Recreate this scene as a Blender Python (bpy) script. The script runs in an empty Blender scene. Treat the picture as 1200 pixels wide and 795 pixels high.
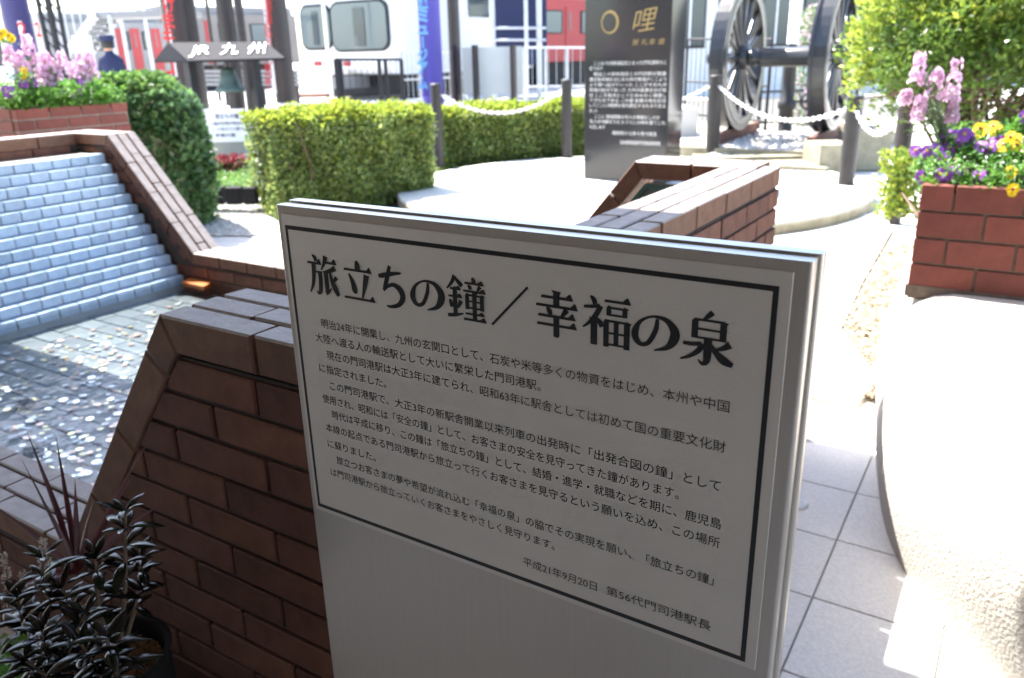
import bpy, math, random
from mathutils import Vector, Matrix, Euler
random.seed(7)
SC = bpy.context.scene
R_ = math.radians
# ---------------------------------------------------------------- camera
# world frame: X runs along the notice board to the right, Y away from it, Z up; camera over the origin
H = 1.35
EX = Vector((0.8425, 0.5387, 0)); FW0 = Vector((-0.5387, 0.8425, 0)); UPV = Vector((0, 0, 1))
PITCH, ROLL = R_(19.56), R_(1.39)
FPX = 938.0
fwd = (FW0 * math.cos(PITCH) - UPV * math.sin(PITCH)).normalized()
right0 = EX.normalized(); up0 = right0.cross(fwd).normalized()
right = (right0 * math.cos(ROLL) - up0 * math.sin(ROLL)).normalized()
up = right.cross(fwd).normalized()
cam = bpy.data.cameras.new('camera'); camo = bpy.data.objects.new('camera', cam)
SC.collection.objects.link(camo); SC.camera = camo
M = Matrix((right, up, -fwd)).transposed().to_4x4(); M.translation = Vector((0, 0, H))
camo.matrix_world = M
cam.sensor_width = 36; cam.lens = 36 * FPX / 1200; cam.clip_end = 600; cam.clip_start = 0.05
cam.dof.use_dof = True; cam.dof.focus_distance = 0.86; cam.dof.aperture_fstop = 7.0
cam.dof.aperture_blades = 7
# ---------------------------------------------------------------- sky, sun, exposure
SX, SY = -0.626, 0.17                       # horizontal run towards the sun per metre of height
sd = Vector((SX, SY, 1)).normalized()
w = bpy.data.worlds.new('World'); SC.world = w; w.use_nodes = True
nt = w.node_tree; bg = nt.nodes['Background']
sky = nt.nodes.new('ShaderNodeTexSky'); sky.sky_type = 'NISHITA'; sky.sun_disc = False
sky.sun_elevation = math.asin(sd.z); sky.sun_rotation = math.atan2(sd.x, sd.y)
sky.air_density = 1.0; sky.dust_density = 1.6; sky.ozone_density = 1.0
nt.links.new(sky.outputs[0], bg.inputs[0]); bg.inputs[1].default_value = 0.15
sl = bpy.data.lights.new('sun', 'SUN'); sl.energy = 5.0; sl.angle = R_(0.53); sl.color = (1, 0.95, 0.88)
so = bpy.data.objects.new('sun', sl); SC.collection.objects.link(so)
so.rotation_euler = (-sd).to_track_quat('-Z', 'Y').to_euler(); so.location = (0, 0, 20)
SC.view_settings.view_transform = 'Standard'; SC.view_settings.look = 'None'
SC.view_settings.exposure = 2.1; SC.view_settings.gamma = 1
SC.render.engine = 'CYCLES'
SC.cycles.max_bounces = 8; SC.cycles.transparent_max_bounces = 12
SC.cycles.use_denoising = True

# ---------------------------------------------------------------- pixel helpers (only used to find real places)
def ray(px, py):
    return right * ((px - 600) / FPX) + up * (-(py - 397.5) / FPX) + fwd
C0 = Vector((0, 0, H))
def P(px, py, D):
    r = ray(px, py); return C0 + r * (D / r.dot(FW0))
def PZ(px, py, z):
    r = ray(px, py); return C0 + r * ((z - H) / r.z)
def PY(px, py, y):
    r = ray(px, py); return C0 + r * (y / r.y)
def PX(px, py, x):
    r = ray(px, py); return C0 + r * (x / r.x)

# ---------------------------------------------------------------- mesh builder
def V(*a): return Vector(a)
class MB:
    def __init__(s): s.v = []; s.f = []; s.mi = []; s.sm = []
    def add(s, vs, fs, m=0, sm=False):
        b = len(s.v); s.v += [tuple(q) for q in vs]
        for f in fs: s.f.append([b + i for i in f]); s.mi.append(m); s.sm.append(sm)
        return s
    def box(s, x0, x1, y0, y1, z0, z1, m=0):
        return s.add([(x, y, z) for z in (z0, z1) for y in (y0, y1) for x in (x0, x1)],
              [(0, 2, 3, 1), (4, 5, 7, 6), (0, 1, 5, 4), (2, 6, 7, 3), (0, 4, 6, 2), (1, 3, 7, 5)], m)
    def obox(s, c, ax, ay, az, m=0):      # half-extent vectors
        vs = [c + ax * i + ay * j + az * k for k in (-1, 1) for j in (-1, 1) for i in (-1, 1)]
        return s.add(vs, [(0, 2, 3, 1), (4, 5, 7, 6), (0, 1, 5, 4), (2, 6, 7, 3), (0, 4, 6, 2), (1, 3, 7, 5)], m)
    def bbox(s, x0, x1, y0, y1, z0, z1, b=.004, m=0, jit=0):   # box with chamfered edges, 44 triangles
        vs = []; idx = {}
        for i in (0, 1):
            for j in (0, 1):
                for k in (0, 1):
                    for a in (0, 1, 2):
                        p = [(x0, x1)[i], (y0, y1)[j], (z0, z1)[k]]
                        for q, sg in enumerate((i, j, k)):
                            if q != a: p[q] += b * (1 if sg == 0 else -1)
                        idx[i, j, k, a] = len(vs)
                        vs.append([t + random.uniform(-jit, jit) for t in p])
        F = []
        def face(ids, n):
            a, b_, c = (Vector(vs[ids[0]]), Vector(vs[ids[1]]), Vector(vs[ids[2]]))
            if (b_ - a).cross(c - a).dot(Vector(n)) < 0: ids = ids[::-1]
            F.append(tuple(ids))
        sq = [(0, 0), (1, 0), (1, 1), (0, 1)]
        for a in range(3):
            for e in (0, 1):
                ids = []
                for p, q in sq:
                    t = [p, q]; t.insert(a, e); ids.append(idx[(*t, a)])
                n = [0, 0, 0]; n[a] = 2 * e - 1; face(ids, n)
        for a in range(3):               # edges along axis a
            o = [x for x in range(3) if x != a]
            for p in (0, 1):
                for q in (0, 1):
                    def key(e, ax):
                        t = [0, 0, 0]; t[a] = e; t[o[0]] = p; t[o[1]] = q; return idx[(*t, ax)]
                    n = [0, 0, 0]; n[o[0]] = 2 * p - 1; n[o[1]] = 2 * q - 1
                    face([key(0, o[0]), key(1, o[0]), key(1, o[1]), key(0, o[1])], n)
        for i in (0, 1):
            for j in (0, 1):
                for k in (0, 1):
                    face([idx[i, j, k, a] for a in range(3)], (2 * i - 1, 2 * j - 1, 2 * k - 1))
        return s.add(vs, F, m)
    def tube(s, pts, rad, n=8, m=0, cap=True, sm=True):
        pts = [Vector(p) for p in pts]
        if not hasattr(rad, '__len__'): rad = [rad] * len(pts)
        vs = []; fs = []
        ref = None
        for i, p in enumerate(pts):
            d = (pts[min(i + 1, len(pts) - 1)] - pts[max(i - 1, 0)])
            d = d.normalized() if d.length > 1e-9 else V(0, 0, 1)
            if ref is None: ref = V(1, 0, 0) if abs(d.x) < .9 else V(0, 1, 0)
            a = (ref - d * ref.dot(d)).normalized(); ref = a; b = d.cross(a)
            for k in range(n):
                t = 2 * math.pi * k / n; vs.append(p + (a * math.cos(t) + b * math.sin(t)) * rad[i])
        for i in range(len(pts) - 1):
            for k in range(n):
                fs.append((i * n + k, i * n + (k + 1) % n, (i + 1) * n + (k + 1) % n, (i + 1) * n + k))
        s.add(vs, fs, m, sm)
        if cap:
            L = len(pts) - 1
            s.add(vs[:n], [tuple(range(n))[::-1]], m); s.add(vs[L * n:], [tuple(range(n))], m)
        return s
    def lathe(s, prof, c, n=24, m=0, sm=True, axis=None):
        c = Vector(c); A = axis or (V(1, 0, 0), V(0, 1, 0), V(0, 0, 1))
        vs = []
        for r, z in prof:
            for k in range(n):
                t = 2 * math.pi * k / n; vs.append(c + A[0] * (r * math.cos(t)) + A[1] * (r * math.sin(t)) + A[2] * z)
        fs = [(i * n + k, i * n + (k + 1) % n, (i + 1) * n + (k + 1) % n, (i + 1) * n + k) for i in range(len(prof) - 1) for k in range(n)]
        return s.add(vs, fs, m, sm)
    def prism(s, poly, fn, a, b, m=0):     # poly of 2-D points, fn(x, y, t) -> 3-D, t from a to b
        n = len(poly)
        vs = [fn(x, y, a) for x, y in poly] + [fn(x, y, b) for x, y in poly]
        fs = [tuple(range(n)), tuple(range(2 * n - 1, n - 1, -1))] + [(i, n + i, n + (i + 1) % n, (i + 1) % n) for i in range(n)]
        return s.add(vs, fs, m)
    def leaf(s, p, d, nrm, L, W, m=0, fold=.25):
        d = d.normalized(); side = d.cross(nrm)
        if side.length < 1e-6: side = d.cross(V(.3, .5, .8))
        side.normalize(); n2 = side.cross(d)
        mid = p + d * L * .5
        return s.add([p, mid + side * W * .5 + n2 * W * fold, p + d * L, mid - side * W * .5 + n2 * W * fold],
                     [(0, 1, 2), (0, 2, 3)], m)
    def build(s, name, mats, parent=None, smooth=None):
        me = bpy.data.meshes.new(name)
        off = parent_loc(parent)
        me.from_pydata([(x - off.x, y - off.y, z - off.z) for x, y, z in s.v], [], s.f)
        if not isinstance(mats, (list, tuple)): mats = [mats]
        for q in mats: me.materials.append(q)
        me.polygons.foreach_set('material_index', s.mi)
        me.polygons.foreach_set('use_smooth', [bool(x) if smooth is None else smooth for x in s.sm])
        me.update()
        return link(name, me, parent)
def parent_loc(p):
    o = V(0, 0, 0)
    while p is not None: o += p.location; p = p.parent
    return o
def link(name, data, parent=None, loc=None, rot=None):
    o = bpy.data.objects.new(name, data); SC.collection.objects.link(o); o.parent = parent
    if loc is not None: o.location = loc
    if rot is not None: o.rotation_euler = rot
    return o
def tag(o, label, cat=None, group=None, kind=None):
    if label: o['label'] = label
    if cat: o['category'] = cat
    if group: o['group'] = group
    if kind: o['kind'] = kind
    return o
def thing(name, label, cat, loc=(0, 0, 0), group=None):
    o = bpy.data.objects.new(name, None); SC.collection.objects.link(o); o.location = loc
    o.empty_display_size = .1
    return tag(o, label, cat, group)
def structure(o, label=None):
    o['kind'] = 'structure'
    if label: o['label'] = label
    return o
def rnd(a, b): return random.uniform(a, b)

# ---------------------------------------------------------------- materials
def mat(name, col, rough=.6, metal=0, spec=.5, var=0, noise=0, nscale=20, bump=0, bscale=60, bdist=.002, island=0, trans=0,
        col2=None, coat=0, emit=0, voronoi=False, stretch=None):
    m = bpy.data.materials.new(name); m.use_nodes = True; t = m.node_tree; N = t.nodes; Lk = t.links
    b = N['Principled BSDF']; out = N['Material Output']
    b.inputs['Roughness'].default_value = rough; b.inputs['Metallic'].default_value = metal
    b.inputs['Specular IOR Level'].default_value = spec; b.inputs['Coat Weight'].default_value = coat
    tc = N.new('ShaderNodeTexCoord')
    src = tc.outputs['Object']
    if stretch:
        mp = N.new('ShaderNodeMapping'); mp.inputs['Scale'].default_value = stretch; Lk.new(src, mp.inputs[0]); src = mp.outputs[0]
    cur = N.new('ShaderNodeRGB'); cur.outputs[0].default_value = (*col, 1); c = cur.outputs[0]
    def rand_mix(c, fac_out, amt, c2):
        mx = N.new('ShaderNodeMix'); mx.data_type = 'RGBA'
        Lk.new(fac_out, mx.inputs[0]); Lk.new(c, mx.inputs[6])
        mx.inputs[7].default_value = (*c2, 1); return mx.outputs[2]
    def val(c, fac_out, lo, hi):
        mr = N.new('ShaderNodeMapRange'); mr.inputs[3].default_value = lo; mr.inputs[4].default_value = hi
        Lk.new(fac_out, mr.inputs[0])
        hs = N.new('ShaderNodeHueSaturation'); Lk.new(mr.outputs[0], hs.inputs['Value']); Lk.new(c, hs.inputs['Color']); return hs.outputs[0]
    if var:
        oi = N.new('ShaderNodeObjectInfo')
        if col2: c = rand_mix(c, oi.outputs['Random'], 1, col2)
        wn = N.new('ShaderNodeTexWhiteNoise'); wn.noise_dimensions = '1D'; Lk.new(oi.outputs['Random'], wn.inputs['W'])
        c = val(c, wn.outputs['Value'], 1 - var, 1 + var)
    if island:
        g = N.new('ShaderNodeNewGeometry')
        if col2: c = rand_mix(c, g.outputs['Random Per Island'], 1, col2)
        wn = N.new('ShaderNodeTexWhiteNoise'); wn.noise_dimensions = '1D'; Lk.new(g.outputs['Random Per Island'], wn.inputs['W'])
        c = val(c, wn.outputs['Value'], 1 - island, 1 + island)
    if noise:
        nz = N.new('ShaderNodeTexNoise'); nz.inputs['Scale'].default_value = nscale; nz.inputs['Detail'].default_value = 6
        nz.inputs['Roughness'].default_value = .65
        Lk.new(src, nz.inputs['Vector'])
        mr = N.new('ShaderNodeMapRange'); mr.inputs[1].default_value = .3; mr.inputs[2].default_value = .7
        mr.inputs[3].default_value = 1 - noise; mr.inputs[4].default_value = 1 + noise; Lk.new(nz.outputs[0], mr.inputs[0])
        hs = N.new('ShaderNodeHueSaturation'); Lk.new(mr.outputs[0], hs.inputs['Value']); Lk.new(c, hs.inputs['Color']); c = hs.outputs[0]
    Lk.new(c, b.inputs['Base Color'])
    if bump:
        if voronoi: n2 = N.new('ShaderNodeTexVoronoi'); n2.inputs['Scale'].default_value = bscale; o2 = n2.outputs['Distance']
        else: n2 = N.new('ShaderNodeTexNoise'); n2.inputs['Scale'].default_value = bscale; n2.inputs['Detail'].default_value = 5; o2 = n2.outputs[0]
        Lk.new(src, n2.inputs['Vector'])
        bp = N.new('ShaderNodeBump'); bp.inputs['Strength'].default_value = bump; bp.inputs['Distance'].default_value = bdist
        Lk.new(o2, bp.inputs['Height']); Lk.new(bp.outputs[0], b.inputs['Normal'])
    if trans:
        tr = N.new('ShaderNodeBsdfTranslucent'); Lk.new(c, tr.inputs[0])
        ms = N.new('ShaderNodeMixShader'); ms.inputs[0].default_value = trans
        Lk.new(b.outputs[0], ms.inputs[1]); Lk.new(tr.outputs[0], ms.inputs[2]); Lk.new(ms.outputs[0], out.inputs[0])
    if emit:
        Lk.new(c, b.inputs['Emission Color']); b.inputs['Emission Strength'].default_value = emit
    return m
MT = dict(
 brick=mat('brown_brick', (.135, .060, .040), .75, spec=.25, var=.16, noise=.30, nscale=14, bump=.5, bscale=90, bdist=.002, col2=(.105, .046, .034)),
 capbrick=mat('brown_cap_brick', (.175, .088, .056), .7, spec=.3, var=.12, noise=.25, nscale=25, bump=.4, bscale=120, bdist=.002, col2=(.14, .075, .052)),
 captop=mat('pale_skylit_cap_top', (.28, .245, .23), .6, noise=.22, nscale=28, bump=.6, bscale=150, bdist=.002),  # for up-facing cap faces: paler because sky light is put into the colour
 redbrick=mat('red_brick', (.20, .055, .04), .8, var=.15, noise=.18, nscale=20, bump=.4, bscale=120, bdist=.0015, col2=(.16, .045, .034)),
 mortar=mat('dark_mortar', (.055, .045, .04), .95, noise=.3, nscale=30, bump=.6, bscale=150),
 brownmortar=mat('brown_mortar', (.13, .10, .08), .95, noise=.3, nscale=30, bump=.6, bscale=150),
 lightmortar=mat('pale_mortar', (.33, .29, .25), .95, noise=.25, nscale=30, bump=.6, bscale=150),
 bluetile=mat('pale_blue_tile', (.47, .60, .73), .28, var=.09, noise=.14, nscale=16, bump=.2, bscale=60, col2=(.42, .55, .70)),
 floortile=mat('grey_blue_floor_tile', (.045, .058, .068), .5, var=.25, noise=.35, nscale=9, col2=(.065, .08, .085)),
 steel=mat('brushed_stainless', (.55, .51, .46), .36, metal=.75, noise=.035, nscale=6, bump=.03, bscale=40, bdist=.0004, stretch=(60, 60, 1.2)),
 plate=mat('etched_steel_plate', (.66, .625, .57), .40, metal=.3, noise=.05, nscale=5, bump=.8, bscale=650, bdist=.0007),
 ink=mat('black_enamel', (.012, .012, .013), .35, spec=.5),
 granite=mat('granite_paver', (.72, .71, .69), .7, var=.04, noise=.13, nscale=110, bump=.2, bscale=160),
 joint=mat('paving_joint', (.34, .33, .30), .9),
 concrete=mat('pale_concrete', (.64, .62, .58), .85, noise=.12, nscale=5, bump=.3, bscale=60),
 kerb=mat('weathered_kerb_concrete', (.27, .25, .18), .9, noise=.3, nscale=7, bump=.5, bscale=50),
 stucco=mat('cream_stucco', (.45, .425, .385), .9, noise=.10, nscale=6, bump=.75, bscale=115, bdist=.007),
 plinth=mat('plinth_granite', (.62, .60, .55), .8, noise=.1, nscale=8, bump=.2, bscale=60),
 blackgranite=mat('polished_black_granite', (.028, .029, .032), .10, noise=.3, nscale=90, spec=.6),
 gold=mat('gold_lettering', (.34, .24, .09), .5, metal=.3),
 white=mat('white_paint', (.78, .78, .77), .5, noise=.04, nscale=3),
 offwhite=mat('off_white_panel', (.68, .68, .66), .6, noise=.05, nscale=3),
 dark=mat('dark_brown_steel', (.030, .023, .022), .4, noise=.15, nscale=5),
 black=mat('black_paint', (.012, .012, .014), .6, noise=.2, nscale=6),
 bollard=mat('dark_bollard_paint', (.028, .025, .025), .5, noise=.3, nscale=8),
 bluepillar=mat('indigo_pillar_paint', (.035, .03, .12), .45),
 purple=mat('violet_banner_cloth', (.10, .08, .36), .7),
 skyblue=mat('sky_blue_print', (.18, .42, .72), .7),
 red=mat('red_paint', (.36, .03, .035), .35),
 redcloth=mat('red_print', (.55, .03, .03), .7),
 glass=mat('dark_window_glass', (.05, .07, .08), .05, spec=.8),
 glass2=mat('pale_window_glass', (.13, .165, .17), .08, spec=.8),
 grey=mat('mid_grey_paint', (.25, .25, .25), .6, noise=.1, nscale=3),
 silver_train=mat('dull_silver_train_body', (.20, .185, .175), .5, metal=.2, noise=.1, nscale=2),
 steelw=mat('galvanised_steel', (.5, .52, .54), .45, metal=.4, noise=.1, nscale=8),
 bronze=mat('green_bronze', (.10, .14, .115), .45, metal=.4, noise=.3, nscale=12),
 slate=mat('slate_roof', (.022, .022, .027), .8, spec=.15, noise=.15, nscale=20),
 rope=mat('white_plastic_chain', (.80, .80, .78), .5),
 rust=mat('rusty_rail', (.16, .07, .05), .8, noise=.3, nscale=10),
 wheel=mat('wheel_black_enamel', (.03, .033, .038), .28, noise=.2, nscale=6),
 wornsteel=mat('worn_wheel_rim_steel', (.20, .195, .18), .4, metal=.5, noise=.25, nscale=8),
 bark=mat('brown_bark', (.13, .085, .055), .9, noise=.35, nscale=30, bump=.8, bscale=60, bdist=.004),
 soil=mat('dark_soil', (.05, .035, .025), .95, noise=.5, nscale=25, bump=.8, bscale=40, bdist=.01),
 granule=mat('tan_granules', (.27, .15, .075), .85, island=.5, col2=(.16, .09, .05)),
 gravel=mat('white_gravel_stone', (.62, .60, .56), .85, island=.25, col2=(.42, .40, .37)),
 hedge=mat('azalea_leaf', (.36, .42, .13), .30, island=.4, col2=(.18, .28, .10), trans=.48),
 hedgebright=mat('bright_yellow_green_leaf', (.40, .44, .06), .42, island=.25, col2=(.24, .34, .05), trans=.5),
 ivy=mat('ivy_leaf', (.17, .29, .11), .2, island=.45, col2=(.07, .15, .065), trans=.35),
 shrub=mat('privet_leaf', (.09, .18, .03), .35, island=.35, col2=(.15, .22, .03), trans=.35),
 cover=mat('ground_cover_leaf', (.10, .22, .05), .45, island=.3, col2=(.20, .32, .08), trans=.4),
 pansyleaf=mat('pansy_leaf', (.07, .20, .03), .45, island=.3, col2=(.14, .30, .04), trans=.4),
 stockleaf=mat('stock_leaf', (.20, .28, .15), .5, island=.2, trans=.35),
 pink=mat('pink_petal', (.76, .46, .66), .6, island=.12, col2=(.84, .66, .78), trans=.4),
 violet=mat('violet_petal', (.28, .06, .50), .5, island=.2, col2=(.42, .16, .62), trans=.35),
 yellow=mat('yellow_petal', (.82, .60, .02), .5, island=.1, trans=.35),
 maroon=mat('maroon_petal', (.18, .01, .03), .5),
 asphsoil=mat('pale_dry_soil', (.34, .30, .25), .95, noise=.3, nscale=30, bump=.8, bscale=60, bdist=.006),
 redflower=mat('crimson_petal', (.22, .012, .025), .5, island=.25, trans=.3),
 twiggy=mat('twiggy_inner_growth', (.13, .14, .07), .9, noise=.6, nscale=28, bump=1, bscale=40, bdist=.03),
 darkleaf=mat('glossy_dark_leaf', (.006, .011, .005), .19, var=.3, spec=.24, noise=.25, nscale=30, col2=(.010, .006, .006)),
 cord=mat('burgundy_blade_leaf', (.13, .03, .035), .3, var=.2, noise=.2, nscale=20, stretch=(40, 40, 2)),
 tiarella=mat('cream_floret', (.62, .56, .50), .7, island=.2),
 pot=mat('dark_plastic_pot', (.012, .010, .009), .95, spec=.15),
 deadleaf=mat('fallen_leaf', (.40, .31, .20), .8, island=.35, col2=(.56, .51, .42), trans=.2),
 navy=mat('navy_cloth', (.015, .022, .07), .8), skin=mat('skin', (.5, .3, .2), .6), hair=mat('black_hair', (.01, .01, .01), .5),
 silver=mat('silver_coin', (.92, .92, .90), .22, metal=.6, var=.15), goldcoin=mat('brass_coin', (.92, .78, .40), .22, metal=.6, var=.2),
 copper=mat('copper_coin', (.68, .44, .32), .25, metal=.5, var=.25),
 orange=mat('sunlit_orange_brick', (.42, .13, .025), .4), teal=mat('teal_steel_frame', (.05, .13, .12), .4),
 roofm=mat('canopy_soffit', (.20, .165, .135), .8, noise=.1, nscale=4), unseenwall=mat('unseen_wall', (.30, .225, .165), .8, noise=.1, nscale=3),
 tarmac=mat('grey_asphalt', (.11, .11, .105), .9, noise=.15, nscale=30, bump=.3, bscale=120),
 asph=mat('platform_paving', (.50, .49, .47), .85, noise=.1, nscale=2), sign=mat('white_notice_board', (.70, .73, .78), .6),
)
# water: tinted, see-through, mirror-like at grazing angles
def water_mat():
    m = bpy.data.materials.new('pool_water'); m.use_nodes = True; t = m.node_tree; N = t.nodes; L = t.links
    N.remove(N['Principled BSDF']); out = N['Material Output']
    tr = N.new('ShaderNodeBsdfTransparent'); tr.inputs[0].default_value = (.88, .93, .95, 1)
    gl = N.new('ShaderNodeBsdfGlossy'); gl.inputs['Roughness'].default_value = .03
    fr = N.new('ShaderNodeFresnel'); fr.inputs[0].default_value = 1.33
    tc = N.new('ShaderNodeTexCoord'); nz = N.new('ShaderNodeTexNoise'); nz.inputs['Scale'].default_value = 9; nz.inputs['Detail'].default_value = 3
    bp = N.new('ShaderNodeBump'); bp.inputs['Strength'].default_value = .7; bp.inputs['Distance'].default_value = .025
    L.new(tc.outputs['Object'], nz.inputs['Vector']); L.new(nz.outputs[0], bp.inputs['Height'])
    L.new(bp.outputs[0], gl.inputs['Normal']); L.new(bp.outputs[0], fr.inputs['Normal'])
    ge = N.new('ShaderNodeNewGeometry'); mb = N.new('ShaderNodeMix'); L.new(ge.outputs['Backfacing'], mb.inputs[0]); L.new(fr.outputs[0], mb.inputs[2]); mb.inputs[3].default_value = .03
    ms = N.new('ShaderNodeMixShader'); L.new(mb.outputs[0], ms.inputs[0]); L.new(tr.outputs[0], ms.inputs[1]); L.new(gl.outputs[0], ms.inputs[2])
    L.new(ms.outputs[0], out.inputs[0]); return m
MT['water'] = water_mat()

# ================================================================ GROUND AND LARGE STRUCTURE
g = MB()
hole = (-4.0, -0.95, 0.9, 2.73)
g.add([(-400, -60, 0), (400, -60, 0), (400, 500, 0), (-400, 500, 0)], [(0, 1, 2, 3)])
structure(g.build('ground', MT['concrete']))
# raised station platform area beyond the plaza
pc = [P(-700, 100, 13.6), P(820, 100, 13.6)]
pl = MB(); a, b = pc[0], pc[1]; dirF = FW0
pts = [(a.x, a.y), (b.x, b.y), (b.x + dirF.x * 120, b.y + dirF.y * 120), (a.x + dirF.x * 120, a.y + dirF.y * 120)]
pl.prism(pts, lambda x, y, t: (x, y, t), .45, .0)
structure(pl.build('platform', MT['asph']))

# granite pavers
pave = MB(); pave.box(-.69, 1.9, -.6, 3.10, -.03, .004)
pv = structure(pave.build('pavement', MT['joint']))
tm = MB(); tm.bbox(-.1475, .1475, -.1475, .1475, -.02, .012, .0015); tme = tm.build('paver', MT['granite'], pv)
gx0, gy0 = -.078 - .0, 1.798
first = True
base = PZ(952, 700, .012)
for i in range(-3, 7):
    for j in range(-8, 5):
        x = base.x + (i + .5) * .3; y = base.y + (j + .5) * .3
        if x < -.56 or y > 3.0 or y < -.4: continue
        if first: o = tme; first = False
        else: o = tme.copy(); SC.collection.objects.link(o)
        o.location = (x, y, rnd(-.0006, .0006))
# raised slab edge beyond the pavers
sb = MB()
e = [PZ(900, 470, .03), PZ(1005, 470, .03), PZ(1020, 455, .03), PZ(1035, 443, .03), PZ(1052, 447, .03), PZ(985, 385, .03), PZ(1010, 330, .03), PZ(1045, 270, .03)]
ex = [(-.70, 3.14), (e[1].x, e[1].y), (e[2].x, e[2].y), (e[3].x - .02, e[3].y), (e[5].x, e[5].y), (e[6].x, e[6].y), (e[7].x, e[7].y), (-.9, 7.2), (-2.6, 7.2), (-2.6, 3.14)]
sb.prism(ex[::-1], lambda x, y, t: (x, y, t), -.01, .03)
structure(sb.build('path', MT['concrete']))

# ---------------------------------------------------------------- brick helpers
BC = {}
def brick_obj(parent, name, dims, m, loc, rot=None, b=.0025, nvar=3):
    key = (name, tuple(round(d, 3) for d in dims), m, random.randrange(nvar))
    if key not in BC:
        q = MB(); x, y, z = dims; q.bbox(-x / 2, x / 2, -y / 2, y / 2, -z / 2, z / 2, b, jit=.0007)
        me = bpy.data.meshes.new(name); me.from_pydata(q.v, [], q.f); me.materials.append(MT[m]); BC[key] = me
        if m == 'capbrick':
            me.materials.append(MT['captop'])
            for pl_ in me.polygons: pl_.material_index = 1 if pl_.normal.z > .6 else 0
    return link(name, BC[key], parent, Vector(loc) - parent_loc(parent), rot)
def clip_poly(poly, a, b):                 # keep the left side of a->b
    out = []
    def sd_(p): return (b[0] - a[0]) * (p[1] - a[1]) - (b[1] - a[1]) * (p[0] - a[0])
    for i in range(len(poly)):
        p, q = poly[i], poly[(i + 1) % len(poly)]; sp, sq = sd_(p), sd_(q)
        if sp >= 0: out.append(p)
        if (sp > 0 > sq) or (sp < 0 < sq):
            t = sp / (sp - sq); out.append((p[0] + (q[0] - p[0]) * t, p[1] + (q[1] - p[1]) * t))
    return out
def area(p): return .5 * sum(p[i][0] * p[(i + 1) % len(p)][1] - p[(i + 1) % len(p)][0] * p[i][1] for i in range(len(p)))
def shrink(p, d):
    cx = sum(q[0] for q in p) / len(p); cy = sum(q[1] for q in p) / len(p); o = []
    n = len(p)
    for i in range(n):
        a, b, c = p[i - 1], p[i], p[(i + 1) % n]
        e1 = Vector((b[0] - a[0], b[1] - a[1])); e2 = Vector((c[0] - b[0], c[1] - b[1]))
        if e1.length < 1e-6 or e2.length < 1e-6: o.append(b); continue
        e1.normalize(); e2.normalize(); n1 = Vector((-e1.y, e1.x)); n2 = Vector((-e2.y, e2.x))
        k = n1 + n2; den = max(.5, 1 + n1.dot(n2)); k = k / den
        o.append((b[0] + k.x * d, b[1] + k.y * d))
    return o
def poly_brick(parent, name, poly, fn, t0, t1, m, b=.003):
    """polygon (ccw) in a wall face plane; t0 = outer face, t1 = inner"""
    if area(poly) < 0: poly = poly[::-1]
    sg = 1 if t1 > t0 else -1
    inner = shrink(poly, b); n = len(poly)
    rings = [(inner, t0), (poly, t0 + b * sg), (poly, t1 - b * sg), (inner, t1)]
    vs = []
    for r, t in rings: vs += [Vector(fn(x + rnd(-.0006, .0006), y + rnd(-.0006, .0006), t)) for x, y in r]
    fs = [tuple(range(n)), tuple(range(4 * n - 1, 3 * n - 1, -1))]
    for k in range(3):
        for i in range(n): fs.append((k * n + i, (k + 1) * n + i, (k + 1) * n + (i + 1) % n, k * n + (i + 1) % n))
    c = sum(vs, V(0, 0, 0)) / len(vs)
    a0, b0, c0 = vs[0], vs[1], vs[2]
    me = bpy.data.meshes.new(name); me.from_pydata([v - c for v in vs], [], fs); me.materials.append(MT[m])
    me.validate(); me.update()
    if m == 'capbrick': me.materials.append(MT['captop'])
    # face orientation
    import bmesh
    bm = bmesh.new(); bm.from_mesh(me); bmesh.ops.recalc_face_normals(bm, faces=bm.faces); bm.to_mesh(me); bm.free()
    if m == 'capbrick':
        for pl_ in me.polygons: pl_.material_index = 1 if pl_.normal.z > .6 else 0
    return link(name, me, parent, c - parent_loc(parent))
def field(parent, poly, fn, t0, t1, m, z0, ch=.066, bl=.22, gap=.008, shift=0., amin=None, amax=None):
    xs = [p[0] for p in poly]; zs = [p[1] for p in poly]
    k = int((min(zs) - z0) // ch)
    z = z0 + k * ch
    while z < max(zs):
        off = (k % 2) * bl / 2 + shift + rnd(-.006, .006)
        x = math.floor((min(xs) - off) / bl) * bl + off
        while x < max(xs):
            r = [(x + gap / 2, z + gap / 2), (x + bl - gap / 2, z + gap / 2), (x + bl - gap / 2, z + ch - gap / 2), (x + gap / 2, z + ch - gap / 2)]
            for i in range(len(poly)):
                r = clip_poly(r, poly[i], poly[(i + 1) % len(poly)])
                if not r: break
            if r and abs(area(r)) > 3e-4 and (amin is None or x + bl > amin) and (amax is None or x < amax):
                full = len(r) == 4 and abs(area(r) - (bl - gap) * (ch - gap)) < 1e-6
                dt = rnd(-.0012, .0012)
                if full:
                    cx, cz = x + bl / 2, z + ch / 2; c = Vector(fn(cx, cz, (t0 + t1) / 2 + dt))
                    p1 = Vector(fn(1, 0, 0)) - Vector(fn(0, 0, 0))
                    dims = (bl - gap, abs(t1 - t0), ch - gap) if abs(p1.x) > .5 else (abs(t1 - t0), bl - gap, ch - gap)
                    brick_obj(parent, 'brick', dims, m, c, (0, rnd(-.004, .004), 0))
                else: poly_brick(parent, 'brick', r, fn, t0 + dt, t1 + dt, m)
            x += bl
        z += ch; k += 1
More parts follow.
